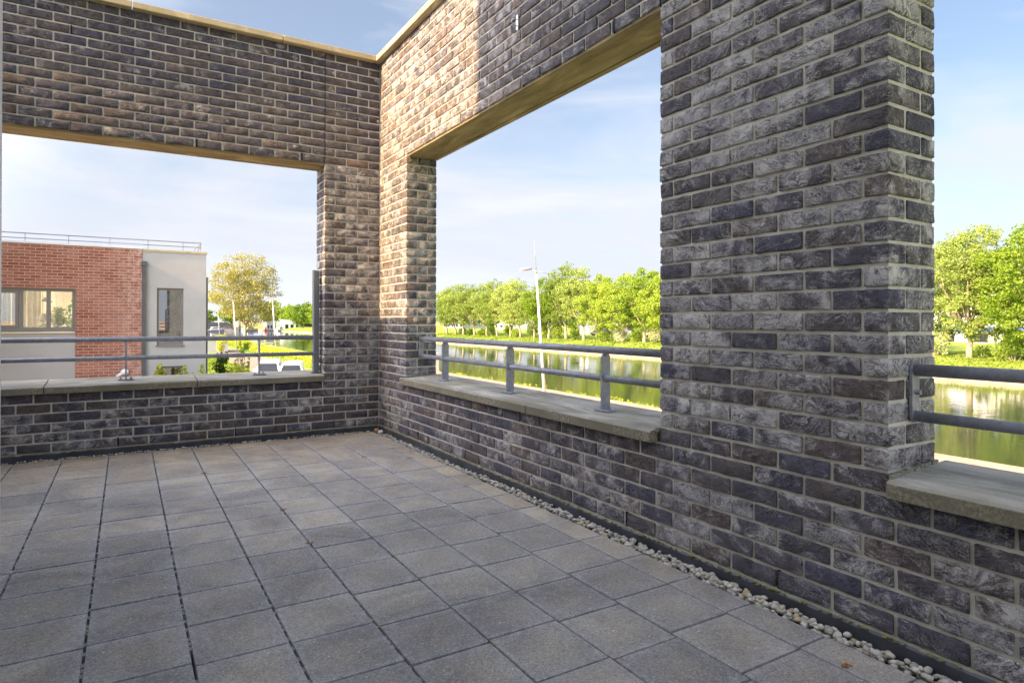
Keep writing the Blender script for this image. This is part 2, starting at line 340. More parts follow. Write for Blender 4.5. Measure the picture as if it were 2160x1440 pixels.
M['black'] = plain('black_rubber', (0.02, 0.02, 0.02), 0.8); M['darkgrey'] = plain('dark_grey_paint', (0.09, 0.095, 0.10), 0.6, 0, 0.2)
M['grey'] = plain('grey_cladding', (0.30, 0.30, 0.31), 0.7, 0, 0.1, 1); M['white_wall'] = plain('white_cladding', (0.72, 0.70, 0.66), 0.8, 0, 0.06, 0.5)
M['roof_orange'] = plain('orange_roof', (0.5, 0.2, 0.09), 0.8); M['plank'] = plain('plank', (0.55, 0.52, 0.45), 0.8)
M['orangestone'] = plain('ochre_stone', (0.55, 0.33, 0.12), 0.8, 0, 0.3, 25); M['lilacstone'] = plain('pale_stone', (0.62, 0.60, 0.66), 0.7, 0, 0.1, 25)
M['catkin'] = plain('dry_catkin', (0.30, 0.12, 0.03), 0.9, 0, 0.4, 120)

# ------------------------------------------------------------------ mesh helpers
class MB:
    def __init__(s): s.v = []; s.f = []; s.mi = []
    def add(s, vs, fs, mi=0):
        b = len(s.v); s.v.extend([tuple(x) for x in vs]); s.f.extend([tuple(i + b for i in f) for f in fs]); s.mi.extend([mi] * len(fs)); return s
    def box(s, x0, x1, y0, y1, z0, z1, mi=0):
        vs = [(x0, y0, z0), (x1, y0, z0), (x1, y1, z0), (x0, y1, z0), (x0, y0, z1), (x1, y0, z1), (x1, y1, z1), (x0, y1, z1)]
        return s.add(vs, [(0, 3, 2, 1), (4, 5, 6, 7), (0, 1, 5, 4), (1, 2, 6, 5), (2, 3, 7, 6), (3, 0, 4, 7)], mi)
    def prism(s, prof, a, b, axis='x', mi=0):
        # prof: closed outline in the plane across the axis, extruded from a to b
        n = len(prof)
        def P(t, q):
            return (t, q[0], q[1]) if axis == 'x' else ((q[0], t, q[1]) if axis == 'y' else (q[0], q[1], t))
        vs = [P(a, q) for q in prof] + [P(b, q) for q in prof]
        fs = [tuple(range(n)), tuple(range(2 * n - 1, n - 1, -1))] + [(i, i + n, (i + 1) % n + n, (i + 1) % n) for i in range(n)]
        return s.add(vs, fs, mi)
    def tube(s, pts, rad, n=12, mi=0, cap=True):
        pts = [Vector(p) for p in pts]; rad = rad if isinstance(rad, (list, tuple)) else [rad] * len(pts)
        vs = []; fs = []
        for i, p in enumerate(pts):
            t = (pts[min(i + 1, len(pts) - 1)] - pts[max(i - 1, 0)]).normalized()
            a = t.cross(Vector((0, 0, 1)) if abs(t.z) < 0.9 else Vector((0, 1, 0))).normalized(); b = t.cross(a)
            for k in range(n):
                th = 2 * math.pi * k / n
                vs.append(p + (a * math.cos(th) + b * math.sin(th)) * rad[i])
        for i in range(len(pts) - 1):
            for k in range(n):
                fs.append((i * n + k, i * n + (k + 1) % n, (i + 1) * n + (k + 1) % n, (i + 1) * n + k))
        if cap:
            fs.append(tuple(range(n - 1, -1, -1))); fs.append(tuple(range((len(pts) - 1) * n, len(pts) * n)))
        return s.add(vs, fs, mi)
    def ell(s, c, r, n=10, mm=7, jit=0.0, rot=None, mi=0):
        vs = [Vector((0, 0, 1))]
        for i in range(1, mm):
            th = math.pi * i / mm
            for k in range(n):
                ph = 2 * math.pi * k / n
                vs.append(Vector((math.sin(th) * math.cos(ph), math.sin(th) * math.sin(ph), math.cos(th))))
        vs.append(Vector((0, 0, -1)))
        o = []
        for q in vs:
            k = 1 + (random.random() - 0.5) * jit
            w = Vector((q.x * r[0] * k, q.y * r[1] * k, q.z * r[2] * k))
            if rot is not None: w = rot @ w
            o.append(w + Vector(c))
        fs = [(0, 1 + k, 1 + (k + 1) % n) for k in range(n)]
        for i in range(mm - 2):
            for k in range(n):
                a = 1 + i * n; fs.append((a + k, a + n + k, a + n + (k + 1) % n, a + (k + 1) % n))
        L = len(vs) - 1; a = 1 + (mm - 2) * n
        fs += [(L, a + (k + 1) % n, a + k) for k in range(n)]
        return s.add(o, fs, mi)
    def build(s, name, mats, parent=None, smooth=False, bevel=0.0):
        me = bpy.data.meshes.new(name); me.from_pydata(s.v, [], s.f); me.update()
        mats = mats if isinstance(mats, (list, tuple)) else [mats]
        for q in mats: me.materials.append(q)
        if len(mats) > 1: me.polygons.foreach_set('material_index', s.mi)
        if smooth: me.polygons.foreach_set('use_smooth', [True] * len(me.polygons))
        o = bpy.data.objects.new(name, me); COL.objects.link(o)
        if parent is not None: o.parent = parent
        if bevel:
            b = o.modifiers.new('bevel', 'BEVEL'); b.width = bevel; b.segments = 2; b.limit_method = 'ANGLE'; b.angle_limit = R(40)
        return o
def np_mesh(name, verts, faces, mat, parent=None, smooth=True, attr=None):
    me = bpy.data.meshes.new(name); nv = len(verts); nf, k = faces.shape
    me.vertices.add(nv); me.vertices.foreach_set('co', verts.astype(np.float32).ravel())
    me.loops.add(nf * k); me.loops.foreach_set('vertex_index', faces.astype(np.int32).ravel())
    me.polygons.add(nf); me.polygons.foreach_set('loop_start', (np.arange(nf) * k).astype(np.int32)); me.polygons.foreach_set('loop_total', np.full(nf, k, np.int32))
    me.polygons.foreach_set('use_smooth', np.full(nf, smooth))
    me.materials.append(mat)
    if attr is not None:
        a = me.color_attributes.new('bd', 'FLOAT_COLOR', 'POINT')
        a.data.foreach_set('color', np.concatenate([attr, np.ones((nv, 1))], 1).astype(np.float32).ravel())
    me.update(calc_edges=True); me.validate()
    o = bpy.data.objects.new(name, me); COL.objects.link(o)
    if parent is not None: o.parent = parent
    return o
def empty(name, label, cat, loc=(0, 0, 0), rotz=0.0, group=None):
    o = bpy.data.objects.new(name, None); COL.objects.link(o); o.location = loc; o.rotation_euler = (0, 0, rotz)
    o['label'] = label; o['category'] = cat
    if group: o['group'] = group
    o.empty_display_size = 0.2
    return o
def tag(o, label, cat, group=None, kind=None):
    o['label'] = label; o['category'] = cat
    if group: o['group'] = group
    if kind: o['kind'] = kind
    return o
def struct(o):
    o['kind'] = 'structure'; return o
def kids(o): return [c for c in bpy.data.objects if c.parent == o]
def copy_tree(o, parent=None):
    c = o.copy(); COL.objects.link(c)
    if parent is not None: c.parent = parent
    for ch in kids(o): copy_tree(ch, c)
    return c

def hash3(ix, iy, iz):
    h = (ix * 374761393 + iy * 668265263 + iz * 2147483647 + 1013904223) & 0xFFFFFFFF
    h = ((h ^ (h >> 13)) * 1274126177) & 0xFFFFFFFF
    h = h ^ (h >> 16)
    return (h & 0xFFFF) / 65535.0
def vnoise(p):
    i = np.floor(p).astype(np.int64); f = p - i; f = f * f * (3 - 2 * f)
    r = 0
    for dx in (0, 1):
        for dy in (0, 1):
            for dz in (0, 1):
                w = (f[:, 0] if dx else 1 - f[:, 0]) * (f[:, 1] if dy else 1 - f[:, 1]) * (f[:, 2] if dz else 1 - f[:, 2])
                r = r + w * hash3(i[:, 0] + dx, i[:, 1] + dy, i[:, 2] + dz)
    return r * 2 - 1
def box_grid(n):
    idx = {}; pts = []; fs = []
    def g(i, j, k):
        key = (i, j, k)
        if key not in idx: idx[key] = len(pts); pts.append(key)
        return idx[key]
    nx, ny, nz = n
    for i in range(nx):
        for k in range(nz):
            fs.append((g(i, 0, k), g(i + 1, 0, k), g(i + 1, 0, k + 1), g(i, 0, k + 1)))
            fs.append((g(i, ny, k), g(i, ny, k + 1), g(i + 1, ny, k + 1), g(i + 1, ny, k)))
    for j in range(ny):
        for k in range(nz):
            fs.append((g(0, j, k), g(0, j, k + 1), g(0, j + 1, k + 1), g(0, j + 1, k)))
            fs.append((g(nx, j, k), g(nx, j + 1, k), g(nx, j + 1, k + 1), g(nx, j, k + 1)))
    for i in range(nx):
        for j in range(ny):
            fs.append((g(i, j, 0), g(i, j + 1, 0), g(i + 1, j + 1, 0), g(i + 1, j, 0)))
            fs.append((g(i, j, nz), g(i + 1, j, nz), g(i + 1, j + 1, nz), g(i, j + 1, nz)))
    return np.array(pts), np.array(fs)
def rounded_boxes(boxes, attrs, n, r, amp, nscale, tilt=0.0, jag=0.0, yr=None):
    # boxes: array (B,6) x0 x1 y0 y1 z0 z1; returns verts, faces, attr
    pts, fs = box_grid(n); B = len(boxes); V = len(pts)
    boxes = np.array(boxes, float); lo = boxes[:, 0::2]; hi = boxes[:, 1::2]; c = (lo + hi) / 2; h = (hi - lo) / 2
    P = np.zeros((B, V, 3))
    for a in range(3):
        na = n[a]; t = pts[:, a]
        for b in range(B):
            H = h[b, a]; rr = min(r, H * 0.6)
            if na >= 5: arr = np.concatenate([[-H, -H + rr * 0.35], np.linspace(-H + rr, H - rr, na - 3), [H - rr * 0.35, H]])
            elif na == 4: arr = np.array([-H, -H + rr, 0, H - rr, H])
            elif na == 3: arr = np.array([-H, -H + rr, H - rr, H])
            else: arr = np.linspace(-H, H, na + 1)
            P[b, :, a] = arr[t]
    inner = np.clip(P, -(h - r)[:, None, :].clip(min=0.001) * 1.0 if False else -np.maximum(h - r, 0.001)[:, None, :], np.maximum(h - r, 0.001)[:, None, :])
    d = P - inner; L = np.linalg.norm(d, axis=2, keepdims=True); L[L == 0] = 1
    nrm = d / L
    P = inner + nrm * np.minimum(L, r)
    seed = rng.random((B, 1, 3)) * 50
    W = P + c[:, None, :]
    q = (W + seed) * nscale
    nz_ = vnoise(q.reshape(-1, 3)) * 0.6 + vnoise(q.reshape(-1, 3) * 2.3 + 9) * 0.4
    P = P + nrm * (nz_.reshape(B, V, 1) * amp)
    if jag:
        P[:, :, 1] += P[:, :, 0] * rng.normal(0, 0.009, (B, 1)).clip(-.018, .018) + P[:, :, 2] * rng.normal(0, 0.018, (B, 1))
        q2 = W * 90 + seed
        P[:, :, 1] += vnoise(q2.reshape(-1, 3)).reshape(B, V) * jag
    if tilt:
        t = rng.normal(0, tilt, (B, 2))
        P[:, :, 2] += P[:, :, 0] * t[:, :1] + P[:, :, 1] * t[:, 1:]
    W = P + c[:, None, :]
    faces = (fs[None] + (np.arange(B) * V)[:, None, None]).reshape(-1, 4)
    at = np.repeat(np.array(attrs, float)[:, None, :], V, axis=1)
    return W.reshape(-1, 3), faces, at, P

# ------------------------------------------------------------------ the two terrace walls
CH, BL, J = 0.077, 0.2227, 0.0062
WALLTOP = 47 * CH
def wall_bricks(s_lo, s_hi, openings, offs, split, effn, bedge):
    out = []      # (x0,x1,y0,y1,z0,z1), (tone, eff, seed), near
    for k in range(47):
        z0, z1 = k * CH + J + random.uniform(-.001, .001), (k + 1) * CH - J + random.uniform(-.001, .001)
        iv = [(s_lo, s_hi, 'b', 'b')]
        if 6 <= k < 33:
            iv = []; cur = s_lo; ce = 'b'
            for (a, b) in openings:
                iv.append((cur, a, ce, 'j')); cur = b; ce = 'j'
            iv.append((cur, s_hi, ce, 'b'))
        elif k >= 33:
            iv = []; cur = s_lo
            for x in split: iv.append((cur, x - 0.002, 'b', 'b')); cur = x + 0.002
            iv.append((cur, s_hi, 'b', 'b'))
        off = offs[k % 2]
        for (a, b, ea, eb) in iv:
            cuts = [a]
            n0 = math.ceil((a - off) / BL)
            x = off + n0 * BL
            while x < b:
                if x - a > 0.055 and b - x > 0.055: cuts.append(x)
                x += BL
            cuts.append(b)
            for i in range(len(cuts) - 1):
                p, q = cuts[i], cuts[i + 1]
                x0 = p + (J if i > 0 else (0 if ea == 'j' else (0.004 if abs(p) < 0.01 else 0.001)))
                x1 = q - (J if i < len(cuts) - 2 else (0 if eb == 'j' else (0.004 if abs(q) < 0.01 else 0.001)))
                dj = random.uniform(-.0018, .0018); dep = 0.06
                isj = (i == 0 and ea == 'j') or (i == len(cuts) - 2 and eb == 'j')
                if isj: dep = 0.105 if k % 2 == 0 else 0.205; x0 += random.uniform(0, .003) if (i == 0 and ea == 'j') else 0; x1 -= random.uniform(0, .003) if eb == 'j' and i == len(cuts) - 2 else 0
                tone = min(1, max(0, random.gauss(0.42, 0.25) + (0.28 if (effn is effR and p < 2.6 and k > 12) else 0))); e = effn((p + q) / 2, k)  # sunlit stretch of the long wall is painted browner
                out.append(((x0, x1, dj, dep, z0, z1), (tone, e, random.random())))
                if isj:
                    if i == 0 and ea == 'j': xx = (p, p + 0.10)
                    else: xx = (q - 0.10, q)
                    out.append(((xx[0], xx[1], dep + 0.012, 0.298, z0, z1), (min(1, max(0, random.gauss(0.45, .2))), effn((p + q) / 2, k), random.random())))
    return out
def build_brickwork(root, data, near_fn):
    groups = {True: [], False: []}
    for b, a in data: groups[bool(near_fn(b))].append((b, a))
    V = []; Fc = []; A = []; base = 0
    for nr, lst in groups.items():
        if not lst: continue
        n = (14, 4, 6) if nr else (7, 3, 4)
        v, f, at, P = rounded_boxes([x[0] for x in lst], [x[1] for x in lst], n, 0.0048, 0.0030 if nr else 0.0025, 38, jag=0.0012)
        V.append(v); Fc.append(f + base); A.append(at.reshape(-1, 3)); base += len(v)
    return np_mesh('brickwork', np.concatenate(V), np.concatenate(Fc), M['brick'], root, True, np.concatenate(A))
def mortar_core(root, rects, dark_slips):
    mb = MB()
    for (a, b, z0, z1, ia, ib) in rects:
        mb.box(a + (0.007 if ia else 0), b - (0.007 if ib else 0), 0.0078, 0.294, z0, z1)
    for (s, k0, w) in dark_slips:                      # dark slips painted in for the shade inside open vertical joints
        mb.box(s - w, s + w, 0.0005, 0.02, k0 * CH + 0.004, (k0 + 1) * CH - 0.002, 1)
    return mb.build('mortar_bed', [M['mortar'], M['void']], root)

def clamp01(x): return min(1.0, max(0.0, x))
def effL(s, k):
    e = random.uniform(0.0, 0.22)
    if k < 5 and random.random() < 0.55: e += random.uniform(0.15, 0.5)
    if s > -0.56 and 4 < k < 33: e += random.uniform(0.15, 0.5)
    return clamp01(e)
def effR(s, k):
    e = random.uniform(0.0, 0.30)
    if 3.9 < s < 5.0 and k > 6: e = 0.52 + random.uniform(-0.3, 0.42) - (0.3 if random.random() < .22 else 0)
    elif k < 4 and random.random() < 0.6: e += random.uniform(0.1, 0.4)
    elif k >= 33: e += random.uniform(0, 0.25)
    elif s < 0.8: e += random.uniform(0, 0.35)
    if s < 2.6 and k > 12: e += 0.16  # sunlight on this stretch painted in as a paler face
    if s > 3.0 and k < 9: e += 0.08
    return clamp01(e)

# end wall, runs along X, inner face at y = 0
WL = empty('brick_wall', 'dark brick terrace end wall with a wide opening over the house next door', 'wall')
dL = wall_bricks(-4.5, 0.0, [(-3.9, -0.548)], (0.0, -0.1127), [-0.545], effL, None)
build_brickwork(WL, dL, lambda b: False)
vL = [(-2.556, 43, .005), (-1.654, 43, .005), (-0.755, 43, .004), (-2.556, 33, .006), (-1.656, 33, .006), (-0.761, 33, .005), (-2.225, 0, .006), (-1.331, 0, .006), (-0.449, 0, .005)]
mortar_core(WL, [(-4.5, 0.3, -0.3, 6 * CH, 0, 0), (-4.5, 0.3, 33 * CH + 0.006, WALLTOP, 0, 0), (-0.548, 0.3, 6 * CH, 33 * CH + 0.006, 1, 0), (-4.5, -3.9, 6 * CH, 33 * CH + 0.006, 0, 1)], vL)
MB().box(-0.5475, -0.5435, 0.0015, 0.01, 33 * CH, WALLTOP).build('expansion_joint', M['void'], WL)
def coping(root, cuts, flip=False):
    for a, b in zip(cuts[:-1], cuts[1:]):
        mb = MB(); mb.prism([(-0.062, 3.611), (-0.045, 3.606), (0.34, 3.612), (0.34, 3.685), (-0.062, 3.662)], a + 0.003, b - 0.003)
        mb.build('coping_slab', M['coping'], root, bevel=0.004)
coping(WL, [-4.54, -3.335, -2.139, -0.946, -0.062])
def sill(root, cuts):
    for i, (a, b) in enumerate(zip(cuts[:-1], cuts[1:])):
        mb = MB(); mb.prism([(-0.04, 0.462), (0.345, 0.468), (0.345, 0.546), (-0.030, 0.5205), (-0.04, 0.511)], a + (0.003 if i else 0), b - 0.003)
        mb.build('sill_slab', M['sill'], root, bevel=0.003)
sill(WL, [-3.92, -3.8, -2.718, -1.641, -0.549])
def lintel(root, a, b):
    MB().prism([(0.012, 2.533), (0.012, 2.60), (0.30, 2.60), (0.30, 2.528), (0.262, 2.528), (0.258, 2.534), (0.246, 2.534), (0.242, 2.528), (0.02, 2.528)], a, b).build('lintel', M['lintel'], root)
lintel(WL, -3.9, -0.549)
def skirting(root, a, b):
    MB().prism([(-0.010, -0.115), (-0.012, -0.012), (-0.004, -0.004), (0.005, -0.004), (0.005, -0.115)], a, b).build('skirting_strip', M['membrane'], root, bevel=0.002)
    mb = MB(); n = int((b - a) / 0.03)
    for i in range(n):
        x0 = a + (b - a) * i / n; h = random.uniform(0.001, 0.005)
        mb.prism([(-0.004 - random.random() * .006, -0.010), (0.006, -0.010), (0.006, h), (-0.001, h * 0.6)], x0, x0 + (b - a) / n * 1.05)
    mb.build('mortar_fillet', M['fillet'], root)
M['fillet'] = make_mortar_mat('mossy_mortar', (0.25, 0.245, 0.185))
skirting(WL, -4.4, -0.013)

# long wall, runs along Y, inner face at x = 0; built in local coordinates (s along local X)
WR = empty('brick_wall', 'long dark brick terrace wall with openings and a thick square pillar facing the canal', 'wall', (0, 0, 0), -math.pi / 2)
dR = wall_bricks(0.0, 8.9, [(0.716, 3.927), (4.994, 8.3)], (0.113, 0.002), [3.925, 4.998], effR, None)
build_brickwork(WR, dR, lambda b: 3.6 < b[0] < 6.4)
vR = [(0.119, 0, .005), (0.991, 0, .006), (1.90, 0, .006), (2.804, 0, .006), (3.693, 0, .006), (4.574, 0, .006), (5.46, 0, .006), (1.80, 43, .005), (1.804, 33, .006), (2.699, 33, .006), (3.59, 33, .006)]
mortar_core(WR, [(0.006, 8.9, -0.3, 6 * CH, 0, 0), (0.006, 8.9, 33 * CH + 0.006, WALLTOP, 0, 0), (0.006, 0.716, 6 * CH, 33 * CH + 0.006, 0, 1), (3.927, 4.994, 6 * CH, 33 * CH + 0.006, 1, 1), (8.3, 8.9, 6 * CH, 33 * CH + 0.006, 1, 0)], vR)
MB().box(3.9235, 3.9265, 0.0015, 0.01, 33 * CH, WALLTOP).build('expansion_joint', M['void'], WR)
coping(WR, [-0.062, 1.0, 2.2, 3.4, 4.6, 5.8, 7.0, 8.2, 8.95])
sill(WR, [0.716, 2.797, 3.905])
MB().prism([(-0.04, 0.462), (-0.002, 0.462), (-0.002, 0.522), (-0.030, 0.5205), (-0.04, 0.511)], 0.655, 0.7155).build('sill_ear', M['sill'], WR, bevel=0.003)
sill(WR, [5.004, 6.1, 7.2, 8.3])
lintel(WR, 0.72, 3.926); lintel(WR, 4.996, 8.298)
skirting(WR, 0.02, 8.9)
# cement fillet where the pillar stands on the sill
for a, w in ((4.998, 1), (3.925, -1), (0.718, 1)):
    mb = MB(); s = 0.0
    while s < 0.28:
        t = random.uniform(0.008, 0.016); x0, x1 = (a, a + w * t) if w > 0 else (a + w * t, a)
        mb.box(x0, x1, s - 0.01, s + 0.016, 0.515 + s * 0.075, 0.527 + s * 0.075 + random.uniform(.003, .010)); s += 0.02
    mb.build('mortar_fillet', M['fillet'], WR)

# fittings on the walls
hk = empty('wall_hook', 'small bright steel eye plate screwed high on the long brick wall', 'hook', (0, -2.639, 2.975))
pl = [(0.012 * math.cos(t), 0.052 * (1 if math.sin(t) >= 0 else -1) * abs(math.sin(t)) ** 0.6) for t in [i * math.pi / 10 for i in range(20)]]
MB().prism(pl, -0.008, -0.003, 'x').build('plate', M['steel'], hk)
MB().tube([(-0.006, 0.0, 0.022), (-0.03, 0.0, 0.022), (-0.045, 0, 0.012), (-0.049, 0, 0.0), (-0.045, 0, -0.012), (-0.03, 0, -0.022), (-0.006, 0, -0.022)], 0.0035, 8).build('ring', M['steel'], hk, True)
hk2 = MB().tube([(0, 0, 0), (-0.012, -0.012, 0.0)] + [(-0.012 - 0.014 * (1 - math.cos(t)) * .7, -0.012 - 0.014 * (1 - math.cos(t)) * .7, 0.015 * math.sin(t)) for t in [i * math.pi / 6 for i in range(1, 12)]], 0.003, 8).build('eye_screw', M['steel'], None, True)
hk2.location = (-0.004, -0.006, 3.02); tag(hk2, 'tiny screw eye in the inner corner where the two brick walls meet', 'hook')

# ------------------------------------------------------------------ railings
def rail_post(root, s, label=None):
    o = MB()
    o.box(s - 0.006, s + 0.006, 0.145 - 0.030, 0.145 + 0.030, 0.541, 0.84)
    o.prism([(0.145 - 0.030, 0.84), (0.145 + 0.030, 0.84), (0.145 + 0.018, 0.858), (0.145 - 0.018, 0.858)], s - 0.006, s + 0.006)
    o.build('post', M['galv'], root)
    for z_, r_ in ((0.718, .0235), (0.853, .013)): MB().tube([(s - .010, 0.145, z_), (s + .010, 0.145, z_)], r_, 14).build('weld', M['galv'], root, True)
    MB().box(s - 0.058, s + 0.058, 0.145 - 0.036, 0.145 + 0.036, 0.533, 0.543).build('base_plate', M['galv'], root, bevel=0.002)
    for d in (-0.038, 0.038):
        MB().tube([(s + d, 0.145, 0.543), (s + d, 0.145, 0.552)], 0.010, 6).tube([(s + d, 0.145, 0.55), (s + d, 0.145, 0.558)], 0.005, 8).build('bolt', M['galv'], root)
def railing(root, a, b, posts, ends):
    MB().tube([(a, 0.145, 0.876), (b, 0.145, 0.876)], 0.0212, 20).build('top_rail', M['galv'], root, True)
    MB().tube([(a, 0.145, 0.718), (b, 0.145, 0.718)], 0.0185, 20).build('lower_rail', M['galv'], root, True)
    for s in posts: rail_post(root, s)
    for s, sg in ends:
        n = 8; pr = [(0.145 + 0.0225 * math.cos(t), 0.876 + 0.0225 * math.sin(t)) for t in [i * math.pi / n for i in range(n + 1)]]
        pr += [(0.145 - 0.0225 * math.cos(t), 0.718 - 0.0225 * math.sin(t)) for t in [i * math.pi / n for i in range(n + 1)]]
        MB().prism(pr, min(s, s + sg * 0.010), max(s, s + sg * 0.010)).build('end_bracket', M['galv'], root)
        MB().tube([(s, 0.145, 0.80), (s + sg * 0.026, 0.145, 0.80)], [0.009, 0.009], 6).build('bolt', M['galv'], root)
RR = empty('railing', 'grey galvanised two-bar railing in the middle opening between the corner and the pillar', 'railing', (0, 0, 0), -math.pi / 2)
railing(RR, 0.728, 3.915, [1.238, 2.305, 3.351], [(0.718, 1), (3.925, -1)])
R3 = empty('railing', 'grey galvanised two-bar railing to the right of the thick pillar', 'railing', (0, 0, 0), -math.pi / 2)
railing(R3, 5.006, 8.28, [5.62, 6.7, 7.7], [(4.996, 1), (8.298, -1)])
RL = empty('railing', 'grey galvanised two-bar railing in the left opening above the end wall sill', 'railing')
railing(RL, -3.88, -0.625, [-3.23, -2.172, -1.112], [(-3.898, 1)])
pp = empty('metal_post', 'tall grey aluminium post standing on the sill beside the end wall pier', 'post', (-0.592, 0.145, 0.533))
mb = MB(); mb.box(-0.027, -0.012, -0.03, 0.03, 0.008, 0.995); mb.box(-0.012, 0.018, -0.022, 0.022, 0.008, 0.992); mb.box(0.018, 0.027, -0.03, 0.03, 0.008, 0.99)
mb.build('profile', M['alu'], pp, bevel=0.002)
MB().box(-0.05, 0.038, -0.045, 0.045, 0.0, 0.008).build('base_plate', M['alu'], pp)
MB().tube([(0.036, 0.05, 0.008), (0.036, 0.05, 0.52), (0.037, 0.05, 0.93)], 0.005, 8).build('side_rod', M['whitemetal'], pp, True)
MB().tube([(0.036, 0.05, 0.42), (0.036, 0.05, 0.50)], 0.009, 8).build('rod_sleeve', M['whitemetal'], pp, True)

# ------------------------------------------------------------------ terrace floor
ZF = -0.05
xs = [-4.42, -4.125, -3.82, -3.51, -3.20, -2.895, -2.592, -2.286, -1.984, -1.690, -1.397, -1.108, -0.822, -0.534, -0.241, -0.088]
ys = [-0.078, -0.285] + [-0.285 - 0.303 * i for i in range(1, 27)]
# the last slab row by the end wall is cut, the rest are whole
tb = []; ta = []; nibs = MB()
for i in range(len(xs) - 1):
    sh = random.uniform(-0.012, 0.012) + (0.02 if xs[i] < -2 else 0) - (0.03 if -1.4 < xs[i] < -0.6 else 0)
    for j in range(len(ys) - 1):
        x0, x1 = xs[i], xs[i + 1]; y1 = ys[j] + (sh if j else 0); y0 = ys[j + 1] + sh
        if x1 <= -2.6 and y1 < -2.60: continue
        if x0 < -3.3 and y0 < -2.7: continue
        last = (i == len(xs) - 2)
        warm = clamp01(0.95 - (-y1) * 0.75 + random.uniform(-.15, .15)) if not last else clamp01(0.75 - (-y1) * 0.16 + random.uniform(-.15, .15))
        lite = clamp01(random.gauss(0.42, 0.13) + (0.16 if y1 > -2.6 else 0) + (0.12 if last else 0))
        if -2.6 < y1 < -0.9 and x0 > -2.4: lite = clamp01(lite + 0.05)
        rg = 0.0040 + (random.random() < 0.35) * 0.0014
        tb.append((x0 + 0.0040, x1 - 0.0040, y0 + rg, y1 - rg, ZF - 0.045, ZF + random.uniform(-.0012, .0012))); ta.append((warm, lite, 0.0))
        for t in (0.12, 0.38, 0.5, 0.62, 0.88):
            L = (y1 - y0)
            if random.random() < .9: nibs.box(x1 - 0.0042, x1 + 0.0042, y0 + L * t - 0.013, y0 + L * t + 0.013, ZF - 0.04, ZF - 0.006)
v, f, at, P = rounded_boxes(tb, ta, (9, 9, 3), 0.0032, 0.0007, 12, tilt=0.0016)
tbh = np.array(tb); hw = (tbh[:, 1] - tbh[:, 0]) / 2; hl = (tbh[:, 3] - tbh[:, 2]) / 2
ed = np.maximum(np.abs(P[:, :, 0]) / hw[:, None], np.abs(P[:, :, 1]) / hl[:, None])
at[:, :, 2] = np.clip((ed - 0.40) / 0.6, 0, 1)
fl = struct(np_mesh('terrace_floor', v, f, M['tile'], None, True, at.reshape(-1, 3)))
nibs.build('slab_spacers', make_mortar_mat('grey_spacer', (0.22, 0.22, 0.22)), fl)
sb = MB().box(-4.5, 0.0, -9.0, 0.0, -0.30, ZF - 0.043).build('floor_base', M['sub'], fl)
# pebbles in the drainage strips
pe = []; pb = MB()
def peb(x, y, z, s):
    q = Matrix.Rotation(random.uniform(0, 6.3), 3, 'Z') @ Matrix.Rotation(random.uniform(-.5, .5), 3, 'X')
    pb.ell((x, y, z), (s * random.uniform(.8, 1.25), s * random.uniform(.7, 1.0), s * random.uniform(.5, .8)), 8, 6, 0.26, q, random.choices([0, 1, 2, 3], [9, 5, 1, 1])[0])
y = -0.25
while y > -6.6:
    near = clamp01((-y - 1.5) / 2.5)
    for lay in range(4 if near > 0.3 else 3):
        s = random.uniform(0.006, 0.013) + near * random.uniform(0, 0.006)
        peb(random.uniform(-0.078, -0.024), y + random.uniform(-.01, .01), ZF - 0.018 + lay * 0.008 + random.uniform(-.004, .004), s)
    y -= random.uniform(0.009, 0.017)
x = -0.12
while x > -3.6:
    for lay in range(2):
        if random.random() < 0.85: peb(x, random.uniform(-0.066, -0.022), ZF - 0.014 + lay * 0.012, random.uniform(0.008, 0.014))
    x -= random.uniform(0.014, 0.028)
for i in range(150): peb(random.uniform(-2.76, -2.602), random.uniform(-2.93, -2.62), ZF - 0.02 + random.uniform(-.012, .012), random.uniform(.014, .024))
pm = [plain('stone_grey', (0.38, 0.365, 0.32), 0.9, 0, 0.4, 30, .2), plain('stone_white', (0.50, 0.48, 0.42), 0.9, 0, 0.35, 30, .2), plain('stone_ochre', (0.42, 0.34, 0.20), 0.9, 0, 0.3, 30), plain('stone_brown', (0.28, 0.24, 0.20), 0.9, 0, 0.3, 30)]
po = pb.build('pebbles', pm, None, True); tag(po, 'rounded cream and grey pebbles in the strips at the foot of the brick walls', 'pebbles', kind='stuff')
a = MB().ell((0, 0, 0), (0.026, 0.023, 0.021), 14, 10, 0.05).build('pebble', M['orangestone'], None, True); a.location = (-0.055, -0.085, ZF + 0.008); tag(a, 'ochre pebble lying in the inner corner of the terrace', 'pebble')
a = MB().ell((0, 0, 0), (0.028, 0.026, 0.024), 16, 12, 0.01).build('pebble', M['lilacstone'], None, True); a.location = (-0.055, -0.20, ZF + 0.006); tag(a, 'smooth round pale lilac pebble just in front of the ochre one', 'pebble')
def catk(name, loc, n, label, cat):
    mb = MB()
    for i in range(n):
        x = random.uniform(-.02, .02); q = Matrix.Rotation(random.uniform(0, 6.3), 3, 'Z')
        mb.ell((x, random.uniform(-.008, .008), 0.003), (random.uniform(.004, .009), 0.003, 0.0025), 6, 5, 0.4, q)
    o = mb.build(name, M['catkin']); o.location = loc; o.rotation_euler = (0, 0, random.uniform(-.3, .3)); tag(o, label, cat, 'dry catkins fallen on the paving')
